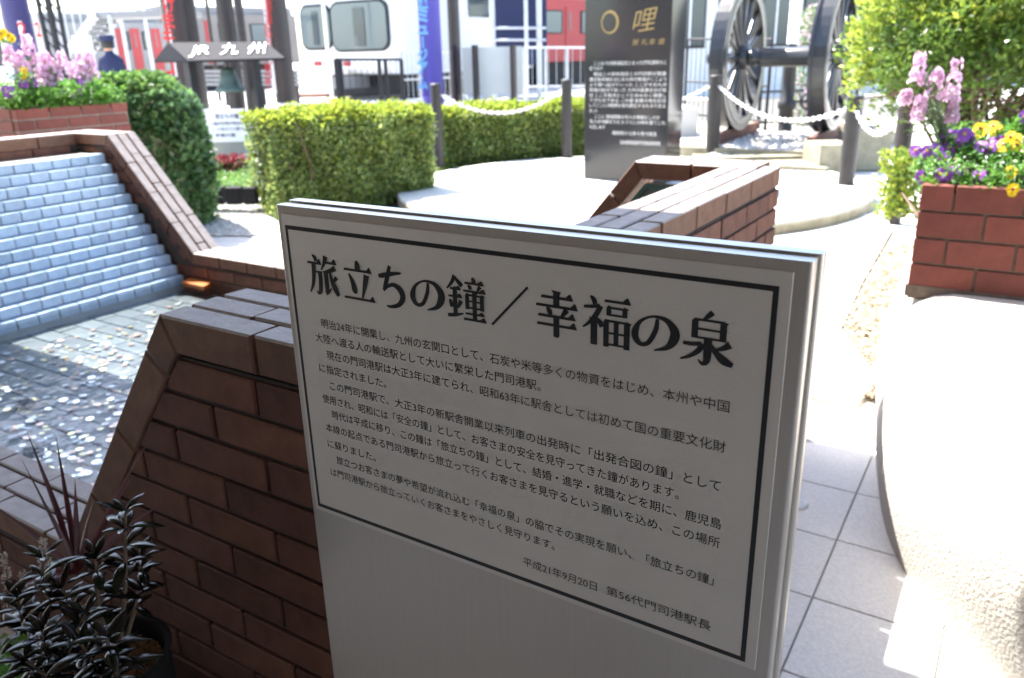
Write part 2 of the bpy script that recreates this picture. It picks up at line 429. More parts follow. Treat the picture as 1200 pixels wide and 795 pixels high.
def caps(parent, prof, y0, rows=3, w_=.055, gap=.0065, h=.062, L=.215, m='capbrick', xmin=-99, sgn=1, offs=(0, .1, .045)):
    """rows of cap bricks following a profile polyline in (x, z), extruded along y"""
    P2 = [Vector(p) for p in prof]; n = len(P2)
    seg = [(P2[i + 1] - P2[i]).normalized() for i in range(n - 1)]
    nor = [Vector((s.y, -s.x)) for s in seg]          # downward normal for +x travel
    def below(i):
        if i == 0: return P2[0] + nor[0] * h
        if i == n - 1: return P2[-1] + nor[-1] * h
        k = nor[i - 1] + nor[i]; return P2[i] + k * (h / (1 + nor[i - 1].dot(nor[i])))
    for r in range(rows):
        ya = y0 + r * (w_ + gap); yb = ya + w_
        for i in range(n - 1):
            Ls = (P2[i + 1] - P2[i]).length; s = 0; k = 0
            cuts = [0.]; s = L - offs[r % 3] * (1 if i % 2 == 0 else .6)
            while s < Ls - .05: cuts.append(s); s += L + gap
            cuts.append(Ls)
            for q in range(len(cuts) - 1):
                sa, sb_ = cuts[q], cuts[q + 1]
                ga = gap * .5 if q else .0012; gb = gap * .5 if q < len(cuts) - 2 else .0012
                ta = P2[i] + seg[i] * (sa + ga); tb = P2[i] + seg[i] * (sb_ - gb)
                ba = (ta + nor[i] * h) if q else below(i) + seg[i] * ga
                bb = (tb + nor[i] * h) if q < len(cuts) - 2 else below(i + 1) - seg[i] * gb
                if max(ta.x, tb.x) < xmin: continue
                dz = rnd(-.0012, .0012); jy = rnd(-.001, .001)
                poly_brick(parent, 'cap_brick', [(ba.x, ba.y + dz), (bb.x, bb.y + dz), (tb.x, tb.y + dz), (ta.x, ta.y + dz)], lambda x, z, t: (x, t, z), ya + jy, yb + jy, m, .0035)
FU = lambda a, z, t: (a, t, z)      # wall face running along X
FV = lambda a, z, t: (t, a, z)      # wall face running along Y

# ---------------------------------------------------------------- fountain walls
def core(parent, prof, y0, y1, zb=-.02, m='mortar', drop=.07):
    q = MB()
    for i in range(len(prof) - 1):
        (xa, za), (xb, zb_) = prof[i], prof[i + 1]
        q.prism([(xa, zb), (xb, zb), (xb, zb_ - drop), (xa, za - drop)], lambda x, z, t: (x, t, z), y0, y1)
    return q.build('wall_core', MT[m], parent)
# near wall
near = [(-4.9, .975), (-4.45, .975), (-3.67, .39), (-1.588, .39), (-1.124, .975), (-.69, .975)]
nw = thing('brick_wall', 'dark brown brick wall with sloping shoulder directly behind the notice board', 'brick wall', (-1.4, .8, 0))
core(nw, near, .729, .893, drop=.069)
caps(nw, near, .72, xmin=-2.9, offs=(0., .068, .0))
field(nw, [(-1.570, .311), (-.69, .311), (-.69, .905), (-1.098, .905)], FU, .721, .765, 'brick', .905 - .066 * 14, shift=.066)
field(nw, [(-2.7, .0), (-.69, .0), (-.69, .311), (-2.7, .311)], FU, .721, .765, 'brick', .905 - .066 * 14, shift=.066)
# far wall
far = [(-4.92, .975), (-4.45, .975), (-3.84, .35), (-1.72, .35), (-1.2, .975), (-.76, .975)]
fwl = thing('brick_wall', 'low brown brick wall across the back of the pool, its coping rising at both ends', 'brick wall', (-2.9, 2.82, 0))
q = MB()
for (xa, za), (xb, zb_) in zip(far[:3], far[1:4]):
    q.prism([(xa, -.02), (xb, -.02), (xb, zb_ - .069), (xa, za - .069)], lambda x, z, t: (x, t, z), 2.738, 2.90)
for (xa, za), (xb, zb_) in zip(far[3:5], far[4:6]):
    q.prism([(xa, -.02), (xb, -.02), (xb, .27), (xa, .27)], lambda x, z, t: (x, t, z), 2.738, 2.90)
q.build('wall_core', MT['mortar'], fwl)
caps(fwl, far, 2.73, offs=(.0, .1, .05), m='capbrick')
field(fwl, [(-4.7, .6), (-4.18, .6), (-4.46, .88), (-4.7, .905)][::1], FU, 2.731, 2.77, 'brick', .905 - .066 * 14)
field(fwl, [(-4.0, .0), (-.87, .0), (-.87, .276), (-4.0, .276)], FU, 2.731, 2.77, 'brick', .276 - .066 * 5)
# saw-tooth course under the sloping coping on the left
for k in range(9):
    t = k / 9; x = -4.46 + .60 * t; z = .905 - .625 * t
    brick_obj(fwl, 'brick', (.07, .04, .05), 'brick', (x - .005, 2.752, z - .012), (0, .80, 0))
# far return of the box: glazed opening under the coping
fr = MB()
op = [(-1.60, .36), (-.90, .36), (-.90, .895), (-1.165, .895)]
opi = shrink(op, .018)
for i in range(4):
    a_, b_, c_, d_ = op[i], op[(i + 1) % 4], opi[(i + 1) % 4], opi[i]
    fr.prism([a_, b_, c_, d_], lambda x, z, t: (x, t, z), 2.745, 2.775)
gp = thing('glazed_opening', 'teal framed window set under the far brick coping of the raised box', 'window', (-1.2, 2.76, .3))
fr.build('frame', MT['teal'], gp); MB().prism(opi, lambda x, z, t: (x, t, z), 2.757, 2.763).build('pane', MT['glass2'], gp)
# right wall of the raised box
rw = thing('brick_wall', 'brown brick wall end with four courses showing beyond the notice board', 'brick wall', (-.78, 1.9, 0))
MB().box(-.862, -.70, .91, 2.775, -.02, .908).build('wall_core', MT['mortar'], rw)
field(rw, [(.72, 0), (2.78, 0), (2.78, .905), (.72, .905)], FV, -.691, -.735, 'brick', .905 - .066 * 14, bl=.235, shift=-.055 + .012)
for r, st in enumerate((1.0, 1.13, 1.05)):
    y = .905 + (0, .12, .05)[r]; x1 = -.69 - r * .0615
    ys = [.903]; t = 1.748 - .235 * 3 + (0, .127, .03)[r] - .02
    while t < 2.70: ys.append(t) if t > .95 else None; t += .238
    ys.append(2.722)
    if r == 0: ys[-1] = 2.782
    for k in range(len(ys) - 1):
        ln = ys[k + 1] - ys[k] - .007
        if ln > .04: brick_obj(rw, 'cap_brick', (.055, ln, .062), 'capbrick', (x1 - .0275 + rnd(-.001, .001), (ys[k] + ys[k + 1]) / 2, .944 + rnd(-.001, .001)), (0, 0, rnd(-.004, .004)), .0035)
# inner face of right wall + inner near face
field(rw, [(.92, .0), (2.72, .0), (2.72, .905), (.92, .905)], FV, -.871, -.84, 'brick', .905 - .066 * 14)

# ---------------------------------------------------------------- stepped cascade
cs = thing('water_cascade', 'stepped cascade of pale blue tiles descending into the coin pool', 'cascade', (-4.3, 1.8, 0))
NR, DU, DZ, CU, CZ = 13, .0455, .0545, -4.49, .868
q = MB()
for i in range(NR):
    u_ = CU + DU * i; z_ = CZ - DZ * i
    q.box(-4.755, u_ - .006, .905, 2.728, z_ - DZ - .0, z_ - .006) if i < NR - 1 else q.box(-4.755, u_ - .006, .905, 2.728, -.02, z_ - .006)
q.build('step_core', MT['joint'], cs)
for i in range(NR):
    u_ = CU + DU * i; z_ = CZ - DZ * i
    y = 2.722 - (.0515 if i % 2 else 0) - .103
    if i % 2: brick_obj(cs, 'tile', (.075, .048, DZ - .004), 'bluetile', (u_ - .0375, 2.722 - .0255, z_ - DZ / 2 + .001), None, .005)
    while y > .90:
        brick_obj(cs, 'tile', (.075, .0975, DZ - .003), 'bluetile', (u_ - .0375 + rnd(-.001, .001), y + .0515, z_ - DZ / 2 + .001), (0, rnd(-.01, .01), 0), .003)
        y -= .103
# top coping of cascade
cw = thing('brick_coping', 'level row of wide brown coping bricks along the top of the cascade', 'brick wall', (-4.85, 1.8, 0))
MB().box(-4.93, -4.765, .905, 2.728, -.02, .908).build('wall_core', MT['mortar'], cw)
y = 2.722
while y > 1.0:
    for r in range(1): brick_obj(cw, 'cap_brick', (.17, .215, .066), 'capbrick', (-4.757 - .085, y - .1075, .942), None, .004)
    brick_obj(cw, 'brick', (.03, .215, .05), 'brick', (-4.757 - .012, y - .15, .882), None, .004)
    y -= .222
# water and pool floor
fl = MB().box(-4.0, -.87, .89, 2.735, -.03, .11); pf = structure(fl.build('pool_floor', MT['mortar']))
for i in range(15):
    for j in range(18):
        x = -3.95 + i * .21 + (.105 if j % 2 else 0); y = .95 + j * .103
        if x > -.93: continue
        brick_obj(pf, 'floor_tile', (.205, .098, .02), 'floortile', (x, y, .117 + rnd(-.001, .001)), None, .002, 1)
wt = MB(); n = 24
wt.add([(-4.02, .89, .19), (-.872, .89, .19), (-.872, 2.735, .19), (-4.02, 2.735, .19)], [(0, 1, 2, 3)])
structure(wt.build('water', MT['water']))
# coins
def coin(m, r):
    q = MB(); q.lathe([(0, 0), (r, 0), (r, .0018), (r * .86, .0018), (r * .84, .0014), (0, .0014)], (0, 0, 0), 14, sm=False); me = bpy.data.meshes.new('coin')
    me.from_pydata(q.v, [], q.f); me.materials.append(MT[m]); return me
cm = {'silver': coin('silver', .014), 'brass': coin('goldcoin', .0135), 'copper': coin('copper', .013)}
clab = {'silver': 'small silvery coin lying on the floor tiles of the pool', 'brass': 'small yellow brass coin lying on the floor tiles of the pool', 'copper': 'small brown copper coin lying on the floor tiles of the pool'}
cnt = 0
while cnt < 300:
    px, py = rnd(-10, 215), rnd(395, 600)
    if random.random() < .25: px, py = rnd(60, 300), rnd(330, 400)
    p = PZ(px, py, .13)
    if not (-3.75 < p.x < -1.0 and .98 < p.y < 2.66): continue
    k = random.choices(['silver', 'brass', 'copper'], [.5, .22, .28])[0]
    o = link('coin', cm[k], None, (p.x, p.y, .1315 + rnd(0, .003)), (rnd(-.13, .13), rnd(-.13, .13), 0))
    s_ = rnd(.85, 1.15); o.scale = (s_, s_, 1)
    tag(o, clab[k], 'coin', {'silver': 'silver coins thrown in the pool', 'brass': 'brass coins thrown in the pool', 'copper': 'copper coins thrown in the pool'}[k]); cnt += 1
q = MB()
for k in range(900):
    p = V(rnd(-3.7, -1.1), rnd(1.0, 2.6), .1295); a = rnd(.008, .0115); n = 8
    q.add([(p.x + a * math.cos(t * math.pi / 4), p.y + a * math.sin(t * math.pi / 4), p.z + rnd(0, .0005)) for t in range(8)], [tuple(range(8))], random.choice((0, 0, 1, 2)))
tag(q.build('coins', [MT['silver'], MT['goldcoin'], MT['copper']]), 'scattered small change covering the bottom of the pool', 'coins', kind='stuff')
p = PZ(236, 334, .19)
q = MB(); a1 = PZ(213, 330, .2); a2 = PZ(222, 326, .2); a3 = PZ(250, 330, .2); a4 = PZ(238, 336, .2)
q.prism([(a1.x, a1.y), (a2.x, a2.y), (a3.x, a3.y), (a4.x, a4.y)][::-1], lambda x, y, t: (x, y, t), .176, .2)  # brick piece in the sun; its orange glow is put into the colour
tag(q.build('sunlit_brick', MT['orange']), 'sunlit brick piece at the water edge by the far wall, its orange glow in the colour', 'tile')
for (px, py) in ((30, 473), (38, 530)):
    p = PZ(px, py, .14); q = MB(); q.lathe([(0, .03), (.022, .026), (.036, .012), (.038, 0)], (p.x, p.y, .127), 9, sm=False)
    q.v = [(x + rnd(-.006, .006), y + rnd(-.006, .006), z + rnd(-.004, .004)) for x, y, z in q.v]
    tag(q.build('stone', MT['soil']), 'dark mossy stone under the water, %s' % ('farther one among the coins' if py < 500 else 'nearer one beside the low coping'), 'stone')

# ================================================================ NOTICE BOARD
YF = .600
nb = thing('notice_board', 'stainless steel notice board with black Japanese lettering about the departure bell', 'sign', (-.40, .63, 0))
def slab(q, x0, x1, y0, y1, z0, z1, r=.006, n=5):
    pts = []
    for cx, cy, a0 in ((x1 - r, y0 + r, -90), (x1 - r, y1 - r, 0), (x0 + r, y1 - r, 90), (x0 + r, y0 + r, 180)):
        for k in range(n + 1):
            t = R_(a0 + 90 * k / n); pts.append((cx + r * math.cos(t), cy + r * math.sin(t)))
    q.prism(pts, lambda x, y, t: (x, y, t), z0, z1); return q
slab(MB(), -.6865, -.1195, YF, .6155, 0, 1.2015, .0035).build('front_panel', MT['steel'], nb)
slab(MB(), -.6845, -.1215, .6157, .6188, 0, 1.198, .0005).build('spacer', MT['steel'], nb)
slab(MB(), -.6865, -.1168, .619, .6345, 0, 1.2035, .0035).build('back_panel', MT['steel'], nb)
pt = MB().bbox(-.678, -.1325, YF - .0012, YF + .001, .8235, 1.1925, .0005).build('plate', MT['plate'], nb)
q = MB(); YI = YF - .0014
bx0, bx1, bz0, bz1, bt = -.6735, -.142, .829, 1.1805, .0045
for x0, x1, z0, z1 in ((bx0, bx1, bz1 - bt, bz1), (bx0, bx1, bz0, bz0 + bt), (bx0, bx0 + bt * .8, bz0 + bt, bz1 - bt), (bx1 - bt, bx1, bz0 + bt, bz1 - bt)):
    q.box(x0, x1, YI, YF - .0010, z0, z1)
q.build('border_line', MT['ink'], pt)
MB().box(-.80, 0, .55, .70, 0, .012).build('base_plate', MT['steelw'], nb) if False else None
# ---- brush-like Mincho glyphs for the title, drawn as strokes in a 100-unit cell
def cr(pts, n=7):
    if len(pts) < 3: return [tuple(pts[0][k] + (pts[1][k] - pts[0][k]) * t / 4 for k in range(3)) for t in range(5)]
    o = []
    for i in range(len(pts) - 1):
        p0 = pts[max(i - 1, 0)]; p1 = pts[i]; p2 = pts[i + 1]; p3 = pts[min(i + 2, len(pts) - 1)]
        for j in range(n):
            t = j / n
            o.append(tuple(.5 * ((2 * p1[k]) + (-p0[k] + p2[k]) * t + (2 * p0[k] - 5 * p1[k] + 4 * p2[k] - p3[k]) * t * t + (-p0[k] + 3 * p1[k] - 3 * p2[k] + p3[k]) * t ** 3) for k in range(3)))
    o.append(pts[-1]); return o
def S(*p): return [('s', list(p))]
def Hh(x0, x1, y, t=5.5, u=1):
 t *= 1.12; return [('p', [(x0, y - t / 2), (x1 - 1, y - t / 2), (x1 + 1, y - t / 2 + 1.5), (x1 - 5, y + t / 2 + 8.5 * u), (x1 - 7.5, y + t / 2 + 8.5 * u), (x1 - 16, y + t / 2), (x0 + 1.5, y + t / 2)])]
def Hp(x0, x1, y, t=5): return [('p', [(x0, y - t / 2), (x1, y - t / 2), (x1, y + t / 2), (x0, y + t / 2)])]
def Vh(x, y0, y1, w_=12):
 w_ *= 1.22; return [('p', [(x - w_ / 2, y1 + 1), (x - w_ / 2 + 1, y1), (x + w_ / 2 - 1, y1), (x + w_ / 2, y1 + 1), (x + w_ / 2, y0 - 4), (x + w_ / 2 + 4, y0 - 1), (x - w_ / 2 - 3, y0 + 2), (x - w_ / 2 - 3.5, y0), (x - w_ / 2, y0 - 4)])]
def Bx(x, y0, y1, w_=10):
 w_ *= 1.15; return [('p', [(x - w_ / 2, y1), (x + w_ / 2, y1), (x + w_ / 2, y0 - 1), (x + w_ / 2 + 3.5, y0 + 2), (x - 1, y0 + 6), (x - w_ / 2, y0)])]
NO = S((55, 84, 6), (52, 56, 9), (38, 24, 9), (22, 16, 9), (10, 26, 12), (7, 46, 13), (18, 72, 7), (44, 88, 5), (74, 84, 10), (92, 62, 16), (92, 40, 17), (78, 18, 10), (50, 6, 3))
GL = {
 '旅': S((20, 99, 4), (28, 93, 9), (31, 84, 9)) + Hh(1, 48, 79) + S((22, 77, 12), (20, 52, 11), (14, 24, 8), (2, 1, 3)) + Hp(24, 42, 57) + S((41, 60, 12), (41, 34, 11), (37, 8, 10), (29, 2, 6), (24, 8, 2))
   + S((64, 100, 12), (58, 82, 8), (46, 64, 3)) + Hh(58, 98, 84) + S((93, 74, 12), (78, 66, 9), (56, 60, 4)) + Vh(61, 60, 6, 12) + S((55, 4, 10), (66, 10, 6), (76, 20, 2)) + S((74, 66, 5), (79, 40, 10), (88, 20, 14), (97, 3, 9)) + S((95, 50, 10), (86, 40, 7), (76, 34, 3)),
 '立': S((48, 100, 6), (51, 90, 13), (51, 77, 14)) + Hh(6, 94, 76) + S((22, 66, 5), (32, 46, 11), (37, 24, 13), (36, 17, 5)) + S((78, 68, 14), (71, 42, 11), (60, 8, 4)) + Hh(1, 99, 5),
 'ち': S((6, 72, 5), (20, 74, 10), (60, 82, 8), (90, 86, 4)) + S((50, 100, 9), (40, 74, 12), (30, 52, 11), (22, 38, 6)) + S((22, 38, 6), (40, 50, 7), (62, 55, 9), (84, 44, 15), (90, 26, 15), (74, 8, 10), (44, 0, 6), (30, 2, 3)),
 'の': NO,
 '鐘': S((22, 100, 9), (14, 84, 7), (0, 68, 3)) + S((20, 98, 3), (30, 88, 8), (41, 78, 9)) + Hh(8, 37, 70, 4.5, .6) + Hh(3, 40, 52, 4.5, .6) + Bx(21, 70, 8, 10) + S((7, 44, 4), (10, 36, 9), (12, 26, 7)) + S((37, 44, 9), (32, 34, 7), (28, 26, 3)) + S((0, 6, 7), (20, 9, 7), (42, 15, 3))
   + S((68, 101, 5), (71, 94, 9), (72, 88, 8)) + Hh(47, 97, 87, 4.5, .7) + S((56, 83, 3), (61, 78, 8), (62, 73, 6)) + S((88, 83, 8), (83, 76, 6), (80, 72, 3)) + Hh(43, 101, 69, 4.5, .7)
   + Bx(53, 59, 27, 9) + Bx(91, 59, 27, 9) + Hp(53, 92, 60, 4.5) + Hp(53, 90, 46, 4) + Hp(53, 90, 31, 4.5) + Bx(72, 64, 4, 10) + Hh(47, 97, 17, 4.5, .6) + Hh(42, 101, 3.5, 5, .7),
 '／': [('p', [(2, 3), (6, -1), (99, 96), (95, 100)])],
 '幸': Vh(50, 98, 64, 12) + Hh(14, 87, 84) + Hh(2, 98, 65) + S((28, 62, 4), (34, 54, 10), (37, 46, 7)) + S((74, 62, 11), (67, 52, 8), (60, 44, 3)) + Hh(7, 93, 43) + Hh(4, 96, 24) + [('p', [(43, 43), (57, 43), (57, 1), (54, -2), (46, -2), (43, 0)])],
 '福': S((16, 100, 4), (23, 93, 9), (26, 84, 8)) + S((2, 76, 5), (18, 78, 6), (36, 82, 7)) + S((38, 82, 9), (28, 62, 9), (14, 44, 6), (0, 32, 3)) + Vh(24, 54, -2, 12) + S((28, 56, 4), (36, 48, 9), (41, 38, 8))
   + Hh(45, 99, 94, 5) + Bx(55, 80, 64, 9) + Bx(88, 80, 64, 9) + Hp(55, 90, 81, 5) + Hp(55, 87, 66, 4.5) + Bx(50, 51, -2, 10) + Bx(93, 51, -2, 11) + Hp(50, 94, 53, 5) + Hp(50, 92, 28, 4.5) + Hp(50, 92, 4, 4.5) + Bx(71, 50, 4, 9),
 '泉': S((57, 102, 9), (49, 94, 8), (40, 86, 3)) + Bx(25, 82, 48, 11) + Bx(78, 82, 48, 11) + Hp(25, 80, 85, 5) + Hp(25, 78, 67, 4.5) + Hp(25, 78, 50, 4.5) + S((51, 49, 13), (51, 26, 13), (50, 6, 11), (42, -1, 6), (34, 6, 2)) + S((4, 35, 6), (20, 35, 7), (38, 38, 7)) + S((41, 39, 10), (34, 24, 9), (18, 10, 6), (0, 2, 3)) + S((92, 45, 12), (80, 36, 8), (62, 29, 3)) + S((56, 40, 5), (68, 24, 10), (82, 12, 14), (99, 5, 8)),
}
def glyph(q, ch, x0, z0, W, Ht, y):
    k = 0
    for kind, d in GL[ch]:
        k += 1; yy = y - .00035 - k * .000012
        if kind == 'p':
            pts = [(x0 + a / 100 * W, z0 + b_ / 100 * Ht) for a, b_ in d]
            n = len(pts); q.add([(a, yy, b_) for a, b_ in pts], [tuple(range(n))])
        else:
            c = cr(d); Lp = []; Rp = []
            for i, (a, b_, ww) in enumerate(c):
                i0, i1 = max(i - 1, 0), min(i + 1, len(c) - 1)
                t = Vector((c[i1][0] - c[i0][0], c[i1][1] - c[i0][1]))
                t = t.normalized() if t.length > 1e-6 else Vector((0, 1)); nn = Vector((-t.y, t.x)) * ww * 1.22 / 2
                Lp.append((a + nn.x, b_ + nn.y)); Rp.append((a - nn.x, b_ - nn.y))
            vs = []
            for l, r in zip(Lp, Rp): vs += [l, r]
            q.add([(x0 + a / 100 * W, yy - .000001 * (i // 2), z0 + b_ / 100 * Ht) for i, (a, b_) in enumerate(vs)],
                  [(2 * i, 2 * i + 1, 2 * i + 3, 2 * i + 2) for i in range(len(c) - 1)])
q = MB()
for ch, x0, x1 in (('旅', -.6455, -.601), ('立', -.5945, -.5505), ('ち', -.546, -.5095), ('の', -.501, -.4615), ('鐘', -.4565, -.4115), ('／', -.4065, -.363), ('幸', -.357, -.3125), ('福', -.308, -.2625), ('の', -.2595, -.2205), ('泉', -.217, -.1725)):
    if ch == 'の': glyph(q, ch, x0 - .0015, 1.1095, x1 - x0 + .002, .036, YF - .0012)
    else: glyph(q, ch, x0, 1.108, x1 - x0, .0435, YF - .0012)
q.build('title_lettering', MT['ink'], pt)
# ---- font text as mesh (Blender's own built-in font)
TC = {}
def text_mesh(s, offset=0.):
    key = (s, offset)
    if key in TC: return TC[key]
    cu = bpy.data.curves.new('lettering', 'FONT'); cu.body = s; cu.size = 1; cu.offset = offset; cu.resolution_u = 3
    o = bpy.data.objects.new('lettering', cu); SC.collection.objects.link(o)
    dg = bpy.context.evaluated_depsgraph_get(); me = o.evaluated_get(dg).to_mesh()
    vs = [tuple(v.co) for v in me.vertices]; fs = [tuple(p.vertices) for p in me.polygons]
    bpy.data.objects.remove(o); bpy.data.curves.remove(cu)
    TC[key] = (vs, fs); return TC[key]
def put_text(q, s, fn, x0, x1, zc, ht, offset=0., smear=0., m=0, lift=.00035):
    """fit the string between x0 and x1, full-width glyph height ht centred on zc; fn(x, z, d) -> 3-D with d towards the reader"""
    vs, fs = text_mesh(s, offset)
    if not vs: return
    a = min(v[0] for v in vs); b_ = max(v[0] for v in vs); k = (x1 - x0) / (b_ - a)
    mid = .345
    copies = [(0, 0)] if not smear else [(-smear, 0), (smear, 1), (0, 2)]
    for dx, li in copies:
        q.add([fn(x0 + (v[0] - a) * k + dx, zc + (v[1] - mid) * ht, lift + li * .00002) for v in vs], fs, m)
LINES = [('明治24年に開業し、九州の玄関口として、石炭や米等多くの物資をはじめ、本州や中国', -.6335, -.173, 1.0735),
 ('大陸へ渡る人の輸送駅として大いに繁栄した門司港駅。', -.645, -.352, 1.0553),
 ('現在の門司港駅は大正3年に建てられ、昭和63年に駅舎としては初めて国の重要文化財', -.6305, -.1735, 1.0365),
 ('に指定されました。', -.6445, -.545, 1.0185),
 ('この門司港駅で、大正3年の新駅舎開業以来列車の出発時に「出発合図の鐘」として', -.631, -.1755, .9990),
 ('使用され、昭和には「安全の鐘」として、お客さまの安全を見守ってきた鐘があります。', -.6445, -.212, .9805),
 ('時代は平成に移り、この鐘は「旅立ちの鐘」として、結婚・進学・就職などを期に、鹿児島', -.632, -.1725, .9625),
 ('本線の起点である門司港駅から旅立って行くお客さまを見守るという願いを込め、この場所', -.6445, -.1725, .9435),
 ('に蘇りました。', -.6445, -.570, .9225),
 ('旅立つお客さまの夢や希望が流れ込む「幸福の泉」の脇でその実現を願い、「旅立ちの鐘」', -.633, -.1755, .9035),
 ('は門司港駅から旅立っていくお客さまをやさしく見守ります。', -.6445, -.338, .8845),
 ('平成21年9月20日', -.3755, -.2905, .8535), ('第56代門司港駅長', -.280, -.175, .8540)]
ff = lambda x, z, d: (x, YF - .0012 - d, z)
for s_, x0, x1, zc in LINES:
    q = MB(); put_text(q, s_, ff, x0, x1, zc, .0116, offset=0., smear=0.); q.build('text_line', MT['ink'], pt)

# ================================================================ MONUMENT, PLINTH, BOLLARDS
pcx, pcy, pr = -3.33, 7.40, 2.27
q = MB(); q.lathe([(pr - .01, -.02), (pr, .1), (pr - .012, .12), (0, .12)], (pcx, pcy, 0), 72, sm=False)
pln = tag(q.build('plinth', MT['plinth']), 'round pale stone plinth carrying the black monument', 'plinth')
MB().lathe([(pr + .003, -.01), (pr + .006, .098), (pr - .002, .105)], (pcx, pcy, 0), 72, sm=False).build('rim', MT['kerb'], pln)  # darker side band: mossy concrete, with its shade also put into the colour
m0 = PZ(684, 209.5, .12); mw = PZ(784, 214, .12).x - m0.x; md = .38
mo = thing('stone_monument', 'tall polished black granite monument engraved with gold and white text', 'monument', (m0.x + mw / 2, m0.y + md / 2, .12))
MB().bbox(m0.x, m0.x + mw, m0.y, m0.y + md, .12, 2.25, .006).build('slab', MT['blackgranite'], mo)
mf = lambda x, z, d: (x, m0.y - .001 - d, z)
def mxz(px, py): p = PY(px, py, m0.y); return p.x, p.z
ML = ['ここは 九州鉄道起点となった門司港駅のこ', '志であり', '明治二十四年四月この門司駅が開業', '鹿児島本線をはじめ九州の鉄道がここより', 'より南へ延びていった ここがその九州', '鉄道の起点であった 九州の産業文化の発',
      'は ここを拠点としてたゆみなく発展し', 'てきたのである この度 創業の地を記念', 'してここに0哩標を復元建立するものである', 'ました', 'ここに 鉄道開業の先人の偉業をしのび', '先人の功績をたたえつつこの碑を建てこれ', 'を記します']
rows = [(74, 696, 781, 0), (80.5, 691, 706, 0), (87, 696, 781, 0), (93.3, 691, 781, 0), (99.6, 691, 781, 0), (105.8, 691, 781, 0), (112, 691, 781, 0), (118, 691, 781, 0), (124, 691, 780, 0), (130, 691, 700, 0), (137.5, 697, 773, 0), (143.5, 691, 780, 0), (149, 691, 709, 0)]
q = MB()
for s_, (y, xa, xb, _) in zip(ML, rows):
    a1, z1 = mxz(xa, y - .055 * (736 - xa) * -0.0); a2, _z = mxz(xb, y)
    q = MB(); put_text(q, s_, mf, a1, a2, mxz((xa + xb) / 2, y)[1], .040, offset=-.002); q.build('white_lettering', MT['offwhite'], mo)
q = MB(); a1, z1 = mxz(718, 156); a2, _ = mxz(769, 156); put_text(q, '昭和四十七年十月十四日', mf, a1, a2, z1, .042, offset=-.002); q.build('white_lettering', MT['white'], mo); q = MB()
a1, z1 = mxz(727, 167); a2, _ = mxz(774, 167); put_text(q, '日本国有鉄道門司鉄道管理局', mf, a1, a2, z1, .042, offset=-.002)
q.build('white_lettering', MT['white'], mo)
q = MB()
a1, z1 = mxz(714.5, 26.5); rr = .088
ring = []
for k in range(36):
    t = 2 * math.pi * k / 36; ww = .009 + .004 * math.sin(t * 1.0 + 1)
    for s_ in (-1, 1): ring.append((a1 + (rr + s_ * ww) * math.cos(t) * .95, m0.y - .0015, z1 + (rr + s_ * ww) * math.sin(t) * 1.08))
q.add(ring, [(2 * k, 2 * k + 1, (2 * k + 3) % 72, (2 * k + 2) % 72) for k in range(36)])
q.build('ring_emblem', MT['gold'], mo); q = MB()
xa, zz = mxz(743, 24); xb, _ = mxz(769, 24); put_text(q, '哩', lambda x, z, d: mf(x + (z - zz) * .22, z + (x - xa) * .12 - .02, d), xa, xb, zz, .235, offset=-.004)
q.build('gold_lettering', MT['gold'], mo); q = MB()
xa, zz = mxz(741, 50); xb, _ = mxz(779, 50); put_text(q, '第 礼幸 書', lambda x, z, d: mf(x + (z - zz) * .2, z, d), xa, xb, zz, .06, offset=-.004)
q.build('gold_lettering', MT['gold'], mo)

def bollard(px, pt_, pb, dpx, label):
    b_ = PZ(px[1], pb, 0.0); D = (b_ - C0).dot(FW0); D = max(D, 1)
    t_ = P(px[0], pt_, D)
    return b_, t_.z, dpx * D / FPX / 2
BO = []
bl = [((510, 512), 98, None, 12, 9.6, 'leftmost dark bollard, in front of the clipped hedge', .12), ((664, 664), 93, None, 12, 10.2, 'dark bollard standing just left of the black monument', 0),
      ((840, 838), 88, None, 15, 9.9, 'dark bollard between the monument and the left wheel', 0), ((1003, 998), 112, None, 18, 7.6, 'dark bollard in front of the right wheel', 0), ((1058, 1045), 113, 262, 19, None, 'nearest dark bollard, half hidden by the pansies', 0)]
for (xt, xb), yt, yb, dp, D, lab, zb in bl:
    if D is None: b_ = PZ(xb, yb, 0); D = (b_ - C0).dot(FW0); t_ = P(xt, yt, D)
    else: t_ = P(xt, yt, D); b_ = V(t_.x, t_.y, zb)
    r = dp * D / FPX / 2; h = t_.z - zb
    th = thing('bollard', lab, 'bollard', (b_.x, b_.y, zb), 'bollards round the monument plinth')
    MB().lathe([(r, 0), (r, h - .02)], (b_.x, b_.y, zb), 16).build('post', MT['bollard'], th)
    MB().lathe([(r + .002, h - .035), (r + .004, h - .01), (r * .8, h), (0, h + .002)], (b_.x, b_.y, zb), 16).build('cap', MT['bollard'], th)
    BO.append(V(b_.x, b_.y, zb + h))
def chain(a, b_, sag, label):
    q = MB(); n = max(10, int((b_ - a).length / .045)); pts = []
    for i in range(n + 1):
        t = i / n; p = a.lerp(b_, t); p.z -= sag * 4 * t * (1 - t); pts.append(p)
    for i in range(n):
        c = (pts[i] + pts[i + 1]) / 2; d = (pts[i + 1] - pts[i]).normalized(); s1 = d.cross(V(0, 0, 1)).normalized(); s2 = s1.cross(d)
        sv = s1 if i % 2 else s2
        lp = []
        for k in range(9):
            tt = 2 * math.pi * k / 8; lp.append(c + d * math.cos(tt) * .034 + sv * math.sin(tt) * .017)
        q.tube(lp, .0075, 5, cap=False)
    tag(q.build('chain', MT['rope']), label, 'chain', 'white chains strung between the bollards')
dz = V(0, 0, -.09)
chain(BO[0] + dz, BO[1] + dz, .27, 'white chain sagging above the clipped hedge')
